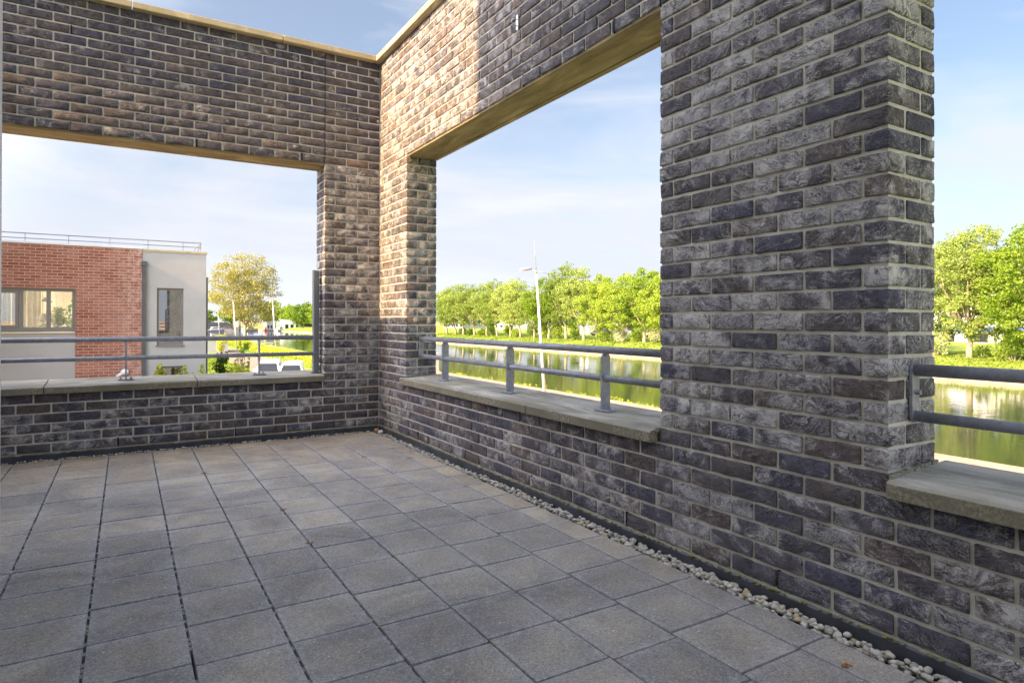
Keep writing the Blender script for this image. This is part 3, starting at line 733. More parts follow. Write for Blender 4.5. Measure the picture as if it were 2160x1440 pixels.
for (x, y, n, lb) in ((-0.542, -1.19, 9, 'rusty brown catkin on a joint near the corner of the paving'), (-0.236, -1.00, 6, 'small brown catkin at the edge of the narrow slabs by the long wall'),
                      (-0.245, -1.42, 5, 'orange brown speck of catkin a little nearer on the narrow slab joint'), (-1.69, -1.15, 7, 'brown catkin furthest left in a slab joint near the end wall'),
                      (-1.40, -2.34, 6, 'dark brown catkin crumb on a slab crossing in the middle of the floor'), (-1.395, -2.98, 9, 'larger brown catkin on a slab crossing in the middle of the floor'),
                      (-0.215, -4.98, 9, 'brown catkin nearest the camera beside the pebble strip')):
    catk('dry_catkin', (x, y, ZF + 0.002), n, lb, 'catkin')

ms = MB()
for i in range(420):
    if random.random() < .6:
        x = -0.006 - random.random() * .012; y = -random.uniform(0.1, 6.0); z = -0.004
    else: y = -0.006 - random.random() * .012; x = -random.uniform(0.05, 3.4); z = -0.004
    ms.ell((x, y, z), (random.uniform(.004, .010), random.uniform(.004, .010), random.uniform(.002, .004)), 6, 4, .5)
for i in range(130):
    x = random.choice(xs[5:14]) + random.uniform(-.003, .003); y = -random.uniform(0.3, 4.5)
    ms.ell((x, y, ZF - .003), (random.uniform(.003, .006), random.uniform(.004, .012), .003), 6, 4, .5)
tag(ms.build('moss', plain('moss', (0.16, 0.15, 0.05), .95, 0, .5, 60), None, True), 'small dry moss tufts along the foot of the walls and in the slab joints', 'moss', kind='stuff')
# ------------------------------------------------------------------ the dwelling behind and beside the terrace (shades the floor)
AB = empty('apartment_building', 'brick apartment block behind the terrace, only its pale door frame edge in view', 'building', (-3, -5, -3.86))
o = MB().box(-3.2, 0.16, -5.0, 2.57, 3.86 - 0.2, 3.86 + 9.0).build('wall', M['mortar'], AB)
o = MB().box(-1.5, 3.30, -5.0, 5.33, 0, 3.86 - 0.3).build('ground_floor', M['mortar'], AB)
o = MB().box(-1.78, -1.5, 2.57, 5.33, 3.86 - 0.3, 3.86 + 3.672).build('parapet', M['mortar'], AB)
o = MB().box(0.17, 0.671, -0.03, 0.03, 3.86 - 0.04, 3.86 + 2.3).build('door_frame', M['whitemetal'], AB)
_c = Vector((-2.172, -6.1584)); 
# ------------------------------------------------------------------ land and water
GZ, WZ = -3.86, -4.6
ground = MB()
def poly(mb, pts, z, zb, mi=0):
    n = len(pts); vs = [(x, y, z) for x, y in pts] + [(x, y, zb) for x, y in pts]
    mb.add(vs, [tuple(range(n))], mi); mb.add(vs, [(i, i + n, (i + 1) % n + n, (i + 1) % n) for i in range(n)], 1 if mi == 0 else mi)
gr = MB(); poly(gr, [(-300, -200), (22.6, -200), (22.6, 60), (22.2, 100), (22.4, 170), (20, 190), (8, 200), (-300, 210)], GZ, -6)
g1 = struct(gr.build('grass_ground', [M['grass'], M['edge']]))
# far bank: slope, then flat land to the horizon
fb = MB()
def slope_strip(y0, y1, seg):
    prof = [(66.0, -6.0), (66.0, -4.35), (66.35, -4.3), (66.4, -4.18), (70, -3.72), (74, -3.05), (77, -2.72), (80, -2.6), (3000, -2.6)]
    vs = []; fs = []; n = len(prof)
    for i in range(seg + 1):
        yy = y0 + (y1 - y0) * i / seg
        for j, (x, z) in enumerate(prof): vs.append((x + (0.25 * math.sin(yy * 0.31) if 3 < j < 7 else 0), yy, z + (0.08 * math.sin(yy * .5 + j) if 3 < j < 8 else 0)))
    for i in range(seg):
        for j in range(n - 1): fs.append((i * n + j, i * n + j + 1, (i + 1) * n + j + 1, (i + 1) * n + j))
    for f_ in fs: pass
    b = len(fb.v); fb.v.extend(vs); fb.f.extend([tuple(q + b for q in f) for f in fs]); fb.mi.extend([1 if (k % (n - 1)) < 3 else 0 for k in range(len(fs))])
slope_strip(-200, 500, 140)
g2 = struct(fb.build('far_bank', [M['grass'], M['edge']]))
fl2 = MB(); poly(fl2, [(-400, 470), (67, 470), (67, 3000), (-400, 3000)], -3.9, -6); struct(fl2.build('distant_shore', [M['grass'], M['edge']]))
struct(MB().add([(-3000, -3000, -6.2), (3000, -3000, -6.2), (3000, 3000, -6.2), (-3000, 3000, -6.2)], [(0, 1, 2, 3)]).build('ground', M['edge']))
struct(MB().add([(-3000, -400, WZ), (68, -400, WZ), (68, 3000, WZ), (-3000, 3000, WZ)], [(0, 1, 2, 3)]).build('water', M['water']))
rd = MB(); poly(rd, [(8.4, -30), (13.3, -30), (13.3, 110), (14.4, 160), (12, 185), (11.0, 160), (9.5, 105), (8.2, 70)], GZ + 0.008, GZ - .1, 0); struct(rd.build('road', [M['asphalt'], M['asphalt']]))
qy = MB(); poly(qy, [(16.5, -60), (23.15, -60), (23.15, 52), (16.5, 58)], GZ + 0.056, GZ - .1, 0); struct(qy.build('quay_path', [M['quay'], M['quay']]))
pv = MB(); poly(pv, [(-20, -2), (4.6, -2), (4.6, 12.2), (-20, 12.2)], GZ + 0.010, GZ - .1); struct(pv.build('added_pavement', [M['asphalt'], M['asphalt']]))  # unseen paving added to cut green bounce light on the render wall
MBk = MB(); MBk.box(22.3, 23.45, -60, 60, -6, GZ + 0.05); struct(MBk.build('quay_edge', M['edge']))

# ------------------------------------------------------------------ plants
def leaf_quads(centres, size, up=0.2):
    n = len(centres); a = rng.normal(size=(n, 3)); a /= np.linalg.norm(a, axis=1, keepdims=True)
    b = rng.normal(size=(n, 3)); b -= a * (a * b).sum(1, keepdims=True); b /= np.linalg.norm(b, axis=1, keepdims=True)
    s = (size * rng.uniform(0.6, 1.3, (n, 1))); a = a * s; b = b * s * 0.62
    v = np.stack([centres - a, centres - b * 0.9, centres + a, centres + b * 0.9], 1).reshape(-1, 3)
    return v, np.arange(n * 4).reshape(-1, 4)
def tree_meshes(H, W, trunk_h, nclump, nleaf, lsize, clump_r, rad, seed, lean=0.0, form='round', fork=True):
    rn = random.Random(seed); g = np.random.default_rng(seed)
    tr = MB(); base_top = Vector((lean * trunk_h, rn.uniform(-.2, .2), trunk_h))
    tr.tube([(0, 0, -0.4), (lean * .15 * trunk_h, 0.05, trunk_h * .35), (lean * .55 * trunk_h, -.05, trunk_h * .7), base_top], [rad * 1.35, rad, rad * .88, rad * .8], 9)
    C = []
    for i in range(nclump):
        while True:
            u = g.normal(size=3); u /= np.linalg.norm(u); rr = g.random() ** (0.45)
            p = u * rr
            if form == 'flat' and p[2] < -0.75: continue
            break
        zc = trunk_h * 0.75 + (H - trunk_h * 0.75) * (0.5 + 0.5 * p[2])
        wz = W * 0.5 * (1.0 - 0.18 * max(0, p[2]))
        C.append((p[0] * wz + lean * trunk_h, p[1] * wz, zc))
    C = np.array(C)
    # main limbs, each towards a group of clumps
    nl = 6 if fork else 4
    for i in range(nl):
        th = 2 * math.pi * i / nl + rn.uniform(-.3, .3); e = Vector((math.cos(th) * W * .27, math.sin(th) * W * .27, (H - trunk_h) * rn.uniform(.4, .72))) + base_top
        mid = base_top + (e - base_top) * 0.5 + Vector((math.cos(th) * W * .05, math.sin(th) * W * .05, -0.2))
        tr.tube([base_top - Vector((0, 0, trunk_h * .12)), mid, e], [rad * .5, rad * .33, rad * .14], 6, cap=False)
    idx = g.choice(len(C), min(len(C), 26), replace=False)
    for k in idx:
        c = Vector(C[k]); s0 = base_top + (c - base_top) * 0.25 + Vector((0, 0, 0.3))
        tr.tube([s0, s0 + (c - s0) * .5 + Vector((0, 0, .25)), c], [rad * .22, rad * .13, rad * .04], 5, cap=False)
    per = nleaf // nclump
    cs = np.repeat(C, per, 0); rs = np.repeat(g.uniform(.55, 1.25, nclump), per)[:, None] * clump_r
    off = g.normal(size=cs.shape); off /= np.linalg.norm(off, axis=1, keepdims=True)
    off *= (g.random((len(cs), 1)) ** 0.4) * rs; off[:, 2] *= 0.62
    cen = cs + off
    return tr, cen, lsize
TV = {}
def make_tree_proto(key, **k):
    tr, cen, ls = tree_meshes(**k)
    v, f = leaf_quads(cen, ls)
    TV[key] = (tr, v, f)
def place_tree(name, key, mat, loc, label, cat, group=None, sc=(1, 1, 1), rz=0.0, store={}):
    root = empty(name, label, cat, loc, rz, group); root.scale = sc
    sk = (key, mat.name)
    if sk not in store:
        tr, v, f = TV[key]
        t = tr.build('trunk', M['bark'], root, True); c = np_mesh('crown', v, f, mat, root, False); store[sk] = (t, c)
    else:
        for q in store[sk]:
            c = q.copy(); COL.objects.link(c); c.parent = root
    return root
make_tree_proto('w1', H=13.0, W=10.0, trunk_h=3.3, nclump=170, nleaf=13000, lsize=0.17, clump_r=1.15, rad=0.27, seed=1, lean=-0.20)
make_tree_proto('w2', H=13.4, W=9.6, trunk_h=3.7, nclump=170, nleaf=13000, lsize=0.17, clump_r=1.2, rad=0.29, seed=2, lean=-0.26)
make_tree_proto('w3', H=12.8, W=10.6, trunk_h=3.1, nclump=175, nleaf=13500, lsize=0.17, clump_r=1.1, rad=0.28, seed=3, lean=-0.15)
make_tree_proto('b1', H=13.0, W=10.6, trunk_h=2.8, nclump=210, nleaf=20000, lsize=0.17, clump_r=1.15, rad=0.26, seed=4)
make_tree_proto('big', H=14.0, W=10.2, trunk_h=2.6, nclump=300, nleaf=34000, lsize=0.145, clump_r=1.05, rad=0.30, seed=15)
make_tree_proto('tall', H=21.0, W=17.0, trunk_h=4.0, nclump=360, nleaf=21500, lsize=0.20, clump_r=1.6, rad=0.42, seed=6)
make_tree_proto('far', H=12.0, W=13.0, trunk_h=2.0, nclump=90, nleaf=3600, lsize=0.5, clump_r=1.8, rad=0.3, seed=7)
rowy = [159, 153.6, 147.8, 142, 136, 130.3, 124.5, 119, 113, 107.2, 101.6, 95.7, 90, 84, 78, 72, 66]
kinds = ['w1', 'w2', 'w3', 'w1', 'w3', 'w2', 'w1', 'w2', 'w3', 'b1', 'w2', 'w3', 'b1', 'b1', 'b1', 'b1', 'b1']
hs = [1.02, 1.0, 1.02, 1.05, 1.07, 1.05, 1.05, 1.0, 0.86, 0.96, 1.13, 1.12, 0.98, 1.0, 1.0, 0.90, 1.04]
tl = ['willow furthest left in the canal row, beside the corner pier', 'second willow from the left in the canal row with leaning pale trunk', 'third willow from the left in the canal row', 'fourth willow from the left in the canal row',
      'fifth willow from the left in the canal row, forked above a dark shrub', 'sixth willow from the left in the canal row, slim leaning trunk', 'seventh willow from the left, pale straight trunk', 'eighth willow from the left, last full crown before the lamp post',
      'lower willow directly behind the tall lamp post', 'green tree just to the right of the lamp post pole', 'tall willow with bare pale trunk right of the lamp post', 'tall willow whose twin looking trunks fork right of the blue and white container',
      'fresh green tree third to the right of the lamp post', 'fresh green round tree in the middle of the right half of the opening', 'fresh green tree at the dip in the skyline left of the pillar', 'yellow green tree partly behind the blossom shrubs', 'yellow green tree cut off by the edge of the brick pillar']
for i, yy in enumerate(rowy):
    mt = M['leafA'] if kinds[i][0] == 'w' else M['leafB']
    place_tree('canal_tree', kinds[i], mt, (76.2 + random.uniform(-.4, .4), yy, -2.85), tl[i], 'tree', 'trees in a row on the far canal bank', (random.uniform(.82, 1.12), random.uniform(.82, 1.12), hs[i] * random.uniform(.96, 1.05)), random.choice([0, 0.4, -0.5, -0.9, 0.7]) if kinds[i][0] == 'w' else random.choice([0, 2, 4, 5]))
place_tree('canal_tree', 'big', M['leafA'], (76, 27.2, -2.9), 'large pale green spreading tree right of the brick pillar, trunk forking low', 'tree', 'trees in a row on the far canal bank', (1, 1, 1.02), 0.3)
place_tree('canal_tree', 'big', M['leafB'], (74, 20.2, -3.2), 'bright green tree at the right edge with its crown hanging into the picture', 'tree', 'trees in a row on the far canal bank', (1.12, 1.12, 1.0), 2.0)
place_tree('canal_tree', 'b1', M['leafB'], (80, 40.0, -2.7), 'green tree hidden mostly behind the brick pillar', 'tree', 'trees in a row on the far canal bank', (1, 1, 1), 1.0)
place_tree('large_tree', 'tall', M['leafC'], (21.9, 155.4, -3.9), 'large airy yellow olive tree on the near bank right of the white house', 'tree', None, (1, 1, 1.0), 0.0)

def shrub(loc, r, h, mat, label, n=500, ls=0.12, name='shrub', group=None, cat='shrub', seed=None):
    C = rng.normal(size=(26, 3)); C /= np.linalg.norm(C, axis=1, keepdims=True); C *= rng.random((26, 1)) ** .4
    C = C * np.array([r * .75, r * .75, h * .42]) + np.array([0, 0, h * .52]); C[:, 2] = np.abs(C[:, 2])
    cs = np.repeat(C, n // 26, 0); off = rng.normal(size=cs.shape); off /= np.linalg.norm(off, axis=1, keepdims=True)
    cen = cs + off * (rng.random((len(cs), 1)) ** .5) * r * .38
    v, f = leaf_quads(cen, ls)
    root = empty(name, label, cat, loc, 0, group)
    np_mesh('foliage', v, f, mat, root, False)
    st = MB()
    for i in range(7): c = C[i * 3]; st.tube([(c[0] * .1, c[1] * .1, -.1), (c[0] * .6, c[1] * .6, c[2] * .5), tuple(c)], [.03, .02, .008], 5, cap=False)
    st.build('stems', M['bark'], root)
    return root
shr = [(150.5, 'D', 1.6, 2.0), (145.0, 'D', 1.4, 1.8), (139.0, 'B', 1.5, 1.9), (133.0, 'D', 1.8, 3.2), (127.3, 'D', 1.8, 3.0), (121.7, 'B', 1.5, 2.2), (115.5, 'D', 1.7, 3.2), (110.5, 'B', 1.6, 2.6), (104.5, 'B', 1.8, 2.8), (98.6, 'D', 1.4, 2.6), (89.0, 'B', 1.9, 2.6), (84.5, 'W', 1.7, 2.2), (80.5, 'B', 1.6, 2.4), (76.5, 'W', 2.2, 3.3), (71.5, 'W', 1.9, 2.6), (68.0, 'D', 1.8, 2.4)]
slab = ['low dark shrub between the two leftmost willows', 'dark shrub under the third willow', 'light shrub under the fourth willow', 'tall dark shrub left of the fifth willow trunk', 'tall dark shrub left of the seventh willow trunk', 'round light shrub beside the seventh willow', 'tall dark shrub beside the eighth willow',
        'shrub just left of the tall lamp post', 'rounded shrub just right of the tall lamp post', 'narrow dark shrub between the trunks right of the lamp post', 'rounded light green shrub on the bank below the grey hall', 'small white flowering shrub left of the large blossom shrub', 'green shrub between two white flowering shrubs', 'largest white flowering shrub on the bank', 'white flowering shrub nearest the left edge of the brick pillar', 'dark shrub at the left edge of the brick pillar']
for (yy, kd, r, h), lb in zip(shr, slab):
    shrub((76.5 + random.uniform(-.5, 1.0), yy, -2.85), r, h, {'D': M['leafD'], 'B': M['leafB'], 'W': M['blossom']}[kd], lb, 900, 0.17, group='shrubs under the row of canal trees')
shrub((75.8, 30.6, -3.0), 2.1, 3.4, M['blossom'], 'cream flowering shrub at the right side of the brick pillar', 2200, 0.12, group='shrubs under the row of canal trees')
shrub((78.5, 31.0, -2.8), 1.8, 5.0, M['leafD'], 'darker shrub behind the cream flowering one', 1500, 0.13, group='shrubs under the row of canal trees')
shrub((75.6, 23.0, -2.95), 2.4, 3.9, M['leafB'], 'broad bright shrub right of the forked tree trunk', 2600, 0.13, group='shrubs under the row of canal trees')
shrub((76.0, 26.0, -2.95), 1.0, 1.6, M['leafD'], 'small dark shrub at the foot of the forked tree', 700, 0.1, group='shrubs under the row of canal trees')
shrub((80, 34.0, -2.8), 2.4, 5.5, M['leafB'], 'tall fresh shrub at the right side edge of the pillar behind the cream one', 1800, 0.15, group='shrubs under the row of canal trees')
shrub((79, 19.5, -2.8), 2.6, 4.5, M['leafD'], 'dense shrub at the right edge of the picture below the bright tree', 2200, 0.14, group='shrubs under the row of canal trees')
# shrubs by the neighbouring house
def sprigs(loc, tips, mat, label, ls=0.045, dens=420, spread=0.13):
    root = empty('shrub', label, 'shrub', loc); st = MB(); cen = []
    for (x, y, z) in tips:
        b = Vector((x * .25, y * .25, 0)); t = Vector((x, y, z)); mid = b + (t - b) * .55 + Vector((random.uniform(-.1, .1), random.uniform(-.1, .1), 0))
        st.tube([b, mid, t], [.02, .012, .004], 5, cap=False)
        n = dens; u = rng.random(n) ** 0.8; L = 1.5
        p = np.outer(1 - u * L / max(z, 1.5), np.array(t - b)) + np.array(b) + rng.normal(size=(n, 3)) * (0.02 + spread * u[:, None])
        cen.append(p)
    v, f = leaf_quads(np.concatenate(cen), ls); np_mesh('foliage', v, f, mat, root, False); st.build('stems', M['bark'], root); return root
zt = lambda z: z - GZ
sprigs((-1.35, 12.8, GZ), [(-.08, 0, zt(-.12)), (.05, .1, zt(-.28)), (-.15, .1, zt(-.35)), (.12, -.1, zt(-.5)), (-.02, 0, zt(-.45))], M['leafE'], 'yellow green shrub tips left, in front of the lower narrow window of the house')
sprigs((-0.85, 12.6, GZ), [(0, 0, zt(-.14)), (.22, .1, zt(-.38)), (-.15, .1, zt(-.36)), (.42, 0, zt(-.10)), (.5, .1, zt(-.4)), (.62, 0, zt(-.48))], M['leafE'], 'yellow green shrub in front of the pale render wall, arching tip to the left')
sprigs((0.25, 12.4, GZ), [(-.25, 0, zt(-.42)), (0, .1, zt(-.22)), (.15, 0, zt(-.12)), (-.1, 0, zt(-.38)), (.3, .1, zt(-.15)), (.42, 0, zt(-.3)), (-.45, 0, zt(-.5)), (.2, -.1, zt(-.45)), (.5, 0, zt(-.5))], M['leafE'], 'pale yellow green shrub around the dark bush at the house corner')
sprigs((0.75, 14.4, GZ), [(0, 0, zt(.42)), (.1, .1, zt(.2)), (-.1, .1, zt(0)), (.25, 0, zt(-.1)), (.1, 0, zt(-.3))], M['leafE'], 'single light sprig rising between the rails right of the house corner', .045, 180, .07)
shrub((0.30, 14.6, GZ), 0.55, 4.25, M['leafF'], 'dark green bush at the corner of the white house', 3200, 0.06)
shrub((2.6, 24.0, GZ), 1.8, 2.0, M['leafE'], 'low yellow green plants in the garden right of the white house', 2200, 0.06)
shrub((9.4, 92.0, GZ), 0.9, 3.2, M['leafE'], 'slim young shrub standing in front of the garden wall by the road', 500, 0.14)
# hedge along the road
def hedge(pts, w, h, label, name='hedge'):
    cen = []
    for (x0, y0), (x1, y1) in zip(pts[:-1], pts[1:]):
        L = math.hypot(x1 - x0, y1 - y0); n = int(L * 150)
        t = rng.random(n); c = np.stack([x0 + (x1 - x0) * t, y0 + (y1 - y0) * t, np.zeros(n)], 1)
        c[:, 0] += rng.uniform(-w, w, n); c[:, 2] = h * rng.random(n) ** 0.5 * (1 + .12 * np.sin(c[:, 1] * 1.3)); cen.append(c)
    v, f = leaf_quads(np.concatenate(cen), 0.13)
    root = empty(name, label, 'hedge', (0, 0, GZ)); np_mesh('foliage', v, f, M['leafE'], root, False)
    mb = MB()
    for (x0, y0), (x1, y1) in zip(pts[:-1], pts[1:]): mb.add([(x0 - w * .7, y0, 0), (x0 + w * .7, y0, 0), (x1 + w * .7, y1, 0), (x1 - w * .7, y1, 0), (x0 - w * .7, y0, h * .8), (x0 + w * .7, y0, h * .8), (x1 + w * .7, y1, h * .8), (x1 - w * .7, y1, h * .8)], [(4, 5, 6, 7), (0, 1, 5, 4), (1, 2, 6, 5), (2, 3, 7, 6), (3, 0, 4, 7)])
    mb.build('inner_twigs', M['leafD'], root)
hedge([(14.6, 48), (14.7, 98)], 0.9, 1.1, 'long low yellow green hedge between the road and the grass bank, nearer part')
hedge([(15.0, 106), (16.2, 158)], 0.9, 1.3, 'low yellow green hedge between the road and the grass bank, far part')
# tufts on the near water edge
cc = np.stack([rng.uniform(23.2, 23.5, 500), rng.uniform(8, 75, 500), np.zeros(500)], 1); cc[:, 2] = GZ + 0.05 + rng.random(500) * 0.16 * (0.4 + np.abs(np.sin(cc[:, 1] * .45)))
v, f = leaf_quads(cc, 0.10); tag(np_mesh('grass_fringe', v, f, M['leafE'], None, False), 'yellow green grass tufts along the near edge of the canal', 'grass', kind='stuff')

cc = np.stack([66.3 + rng.random(22000) ** 1.3 * 12, rng.uniform(15, 165, 22000), np.zeros(22000)], 1)
cc[:, 2] = np.interp(cc[:, 0], [66.3, 70, 74, 77, 80], [-4.2, -3.72, -3.05, -2.72, -2.6]) + 0.05
v, f = leaf_quads(cc, 0.16); tag(np_mesh('grass_tufts', v, f, make_leaf('tuft_leaves', (0.10, 0.17, 0.025), (0.34, 0.41, 0.08), .3), None, False), 'uneven yellow green grass growing on the far bank of the canal', 'grass', kind='stuff')
cc = np.stack([rng.uniform(0.5, 8.0, 15000), rng.uniform(18, 90, 15000), np.full(15000, GZ + 0.04)], 1)
v, f = leaf_quads(cc, 0.09); tag(np_mesh('grass_tufts', v, f, bpy.data.materials['tuft_leaves'], None, False), 'rough grass growing on the lawn between the white house and the road', 'grass', kind='stuff')
# ------------------------------------------------------------------ distant trees and water side
dl = ['leafD', 'leafB', 'leafD', 'leafA', 'leafB', 'leafD', 'leafA', 'leafD']
for i, (x, y, s) in enumerate([(72, 262, .80), (75, 290, 1.05), (74, 322, 1.1), (80, 350, .8), (84, 385, 1.0), (90, 425, 1.2), (86, 470, 1.5), (62, 480, 1.6)]):
    place_tree('distant_tree', 'far', M[dl[i]], (x, y, -3.2), ['rounded green tree on the far shore beside the metal post', 'second rounded tree on the far shore left of the metal post', 'third rounded tree on the far shore behind the hut', 'small pale tree on the far shore behind the white hut', 'dark tree above the white hut across the water', 'grey green tree behind the huts across the water', 'hazy tall tree left of the huts across the water', 'hazy tree partly behind the right lamp post on the far shore'][i], 'tree', 'trees on the far shore', (s, s, s), i * 1.3)
for i, x in enumerate([44, 26, 10, -8, -26]):
    place_tree('distant_tree', 'far', M[['leafA', 'leafD'][i % 2]], (x, 492 + (i % 3) * 14, -4), ['hazy tree seen through the big airy crown, right side', 'hazy tree seen through the big airy crown, left side', 'hazy tree on the horizon left of the trunk of the airy tree', 'hazy tree on the horizon behind the moored boats', 'hazy tree on the horizon hidden at the house edge'][i], 'tree', 'trees on the far shore', (1.5, 1.5, 1.1), i * 2.1)
def hut(loc, w, d, h, mat, label, name='houseboat', win=True):
    r = empty(name, label, 'houseboat', loc)
    MB().box(-w / 2 - .6, w / 2 + .6, -d / 2 - .6, d / 2 + .6, -.4, .55).build('hull', M['darkgrey'], r)
    MB().box(-w / 2, w / 2, -d / 2, d / 2, .55, .55 + h).build('cabin', mat, r); MB().box(-w / 2 - .3, w / 2 + .3, -d / 2 - .3, d / 2 + .3, .55 + h, .8 + h).build('roof', M['whitemetal'] if mat != M['darkgrey'] else M['grey'], r)
    if win:
        for k in range(3): MB().box(-w / 2 + w * (.12 + .3 * k), -w / 2 + w * (.30 + .3 * k), -d / 2 - .06, -d / 2 - .01, 1.1, 1.1 + h * .45).build('window', M['darkglass'], r)
    return r
hut((74, 352, WZ), 9, 8, 5.2, M['whitemetal'], 'white houseboat across the water right of the right lamp post')
hut((86, 354, WZ), 8, 8, 3.6, M['darkgrey'], 'low dark houseboat beside the white one')
hut((63.5, 352, WZ), 5, 8, 4.2, M['grey'], 'grey houseboat with dark opening left of the white one')
def boat(loc, L, hm, label, cm, rz=0.0):
    r = empty('boat', label, 'boat', loc, rz)
    mb = MB(); n = 9; vs = []
    for i in range(n):
        t = i / (n - 1); w = L * .16 * (1 - max(0, (t - .5) * 2) ** 2.2) * (1 if i else .9)
        x = (t - .5) * L; sh = .9 + .5 * t * t
        vs += [(x, -w, sh), (x, -w * .6, -.2), (x, w * .6, -.2), (x, w, sh)]
    fs = []
    for i in range(n - 1):
        a = i * 4; b = a + 4; fs += [(a, b, b + 1, a + 1), (a + 1, b + 1, b + 2, a + 2), (a + 2, b + 2, b + 3, a + 3), (a + 3, b + 3, b, a)]
    fs += [(0, 1, 2, 3), tuple(4 * (n - 1) + q for q in (3, 2, 1, 0))]
    mb.add(vs, fs); mb.build('hull', hm, r)
    MB().prism([(-L * .28, 1.0), (L * .2, 1.1), (L * .10, 2.2), (-L * .22, 2.2)], -L * .1, L * .1, 'y').build('cabin', cm, r)
    MB().prism([(-L * .18, 1.5), (L * .135, 1.5), (L * .10, 2.0), (-L * .18, 2.0)], -L * .102, L * .102, 'y').build('windows', M['darkglass'], r)
    return r
boat((36.5, 340, WZ), 11, M['whitemetal'], 'white motor cruiser moored beside the edge of the white house', M['whitemetal'], 0.4)
boat((41.5, 338, WZ), 10, M['grey'], 'grey and white cruiser moored right of the first cruiser', M['darkgrey'], -0.5)
boat((34.5, 330, WZ), 8, M['grey'], 'low grey hulled boat in front of the white cruiser', M['whitemetal'], 0.1)
boat((60, 345, WZ), 2.2, M['red'], 'small red boat under the right side of the airy tree', M['red'], 1.0)
boat((54, 352, WZ), 8, M['grey'], 'small grey boat right of the tree trunk', M['grey'], 0.3)
boat((66, 338, WZ), 8, M['white_paint'], 'white boat in front of the houseboats', M['whitemetal'], 0.8)
brg = MB().box(-14, 14, -4, 4, -.3, 3.2).box(-10, 10, -3, 3, 3.2, 4.2).build('barge', M['darkgrey']); brg.location = (44, 440, WZ); tag(brg, 'long low dark barge on the water behind the mooring posts', 'barge')
for i, x in enumerate([46.5, 49.2]):
    o = MB().tube([(0, 0, -2), (0, 0, 6.0)], 0.55, 12).tube([(0, 0, 6.0), (0, 0, 6.4)], [0.62, 0.3], 12).build('mooring_post', M['darkgrey'], None, True); o.location = (x, 357, WZ)
    tag(o, ['left one of the two dark mooring posts in the water', 'right one of the two dark mooring posts in the water'][i], 'mooring post', 'mooring posts in the harbour')

# ------------------------------------------------------------------ street lamps
def street_lamp():
    r = empty('street_lamp', 'x', 'street lamp', (0, 0, 0), 0, 'street lamps along the canal')
    top = 8.2; lean = -0.066
    MB().tube([(0, 0, -.1), (lean * top, 0.03 * top, top)], [0.115, 0.062], 14).build('pole', M['lamp_paint'], r, True)
    tp = Vector((lean * top, .03 * top, top))
    MB().tube([tp + Vector((0, 0, -.15)), tp + Vector((0, 0, .06))], 0.075, 12).build('pole_head', M['grey'], r, True)
    MB().tube([tp + Vector((.0, 0, .02)), tp + Vector((-.12, 0.05, 2.1))], [.028, .012], 8).build('spike', M['grey'], r, True)
    MB().tube([tp + Vector((-.3, .15, .08)), tp + Vector((1.0, -.6, -.22))], [.03, .018], 8).build('arm', M['grey'], r, True)
    c = tp + Vector((-.62, .34, .14)); q = Matrix.Rotation(2.64, 3, 'Z') @ Matrix.Rotation(0.10, 3, 'Y')
    o = MB().ell(c, (.44, .17, .10), 16, 10, 0, q).build('lamp_head', M['grey'], r, True)
    MB().ell(c + Vector((-.05, .03, -.045)), (.36, .13, .075), 14, 8, 0, q).build('lamp_glass', M['whitemetal'], r, True)
    return r
lp = street_lamp(); lp.location = (21.8, 29.2, GZ); lp['label'] = 'nearest tall white street lamp with thin spike, standing by the canal in the middle opening'
for (x, y, z, sc, lb) in ((13.6, 108.4, GZ, 1.0, 'street lamp in front of the left side of the airy tree'), (17.4, 95.5, GZ, 1.0, 'street lamp in front of the right side of the airy tree, over the bench'), (22.1, 205, GZ, 1.0, 'furthest street lamp beside the edge of the white house')):
    c = copy_tree(lp); c.location = (x, y, z); c['label'] = lb
# white quay post, bench, garden wall
MB2 = MB().box(-.22, .22, -.22, .22, 0, 1.75).box(-.26, .26, -.26, .26, 1.75, 1.85).build('quay_post', M['plank'], None, bevel=.02); MB2.location = (22.6, 48.5, GZ); tag(MB2, 'pale square post on the quay beside the corner pier', 'post')
bn = empty('bench', 'white bench on the grass bank by the water', 'bench', (19.0, 113, GZ), 0.3)
MB().box(-1.3, 1.3, -.3, .3, .75, .95).build('seat', M['white_paint'], bn)
for sx in (-1.05, 1.05): MB().box(sx - .08, sx + .08, -.25, .25, 0, .75).build('leg', M['white_paint'], bn)
gw = MB().box(-1.3, 1.5, 0, 9.0, 0, 2.0).box(-1.4, 1.6, -.1, 9.1, 2.0, 2.12).build('garden_wall', M['stucco']); gw.location = (9.4, 98, GZ); tag(gw, 'light rendered garden wall beside the road right of the white house', 'wall')
for i, (x, y) in enumerate([(8.6, 112), (8.9, 118)]):
    o = MB().tube([(0, 0, 0), (0, 0, 1.9)], .12, 8).tube([(0, 0, 1.9), (0, 0, 2.15)], [.16, .06], 8).build('bollard', M['roof_orange'], None, True); o.location = (x, y, GZ); tag(o, ['reddish brown post left of the garden wall, nearer', 'reddish brown post left of the garden wall, further'][i], 'post', 'posts by the garden wall')
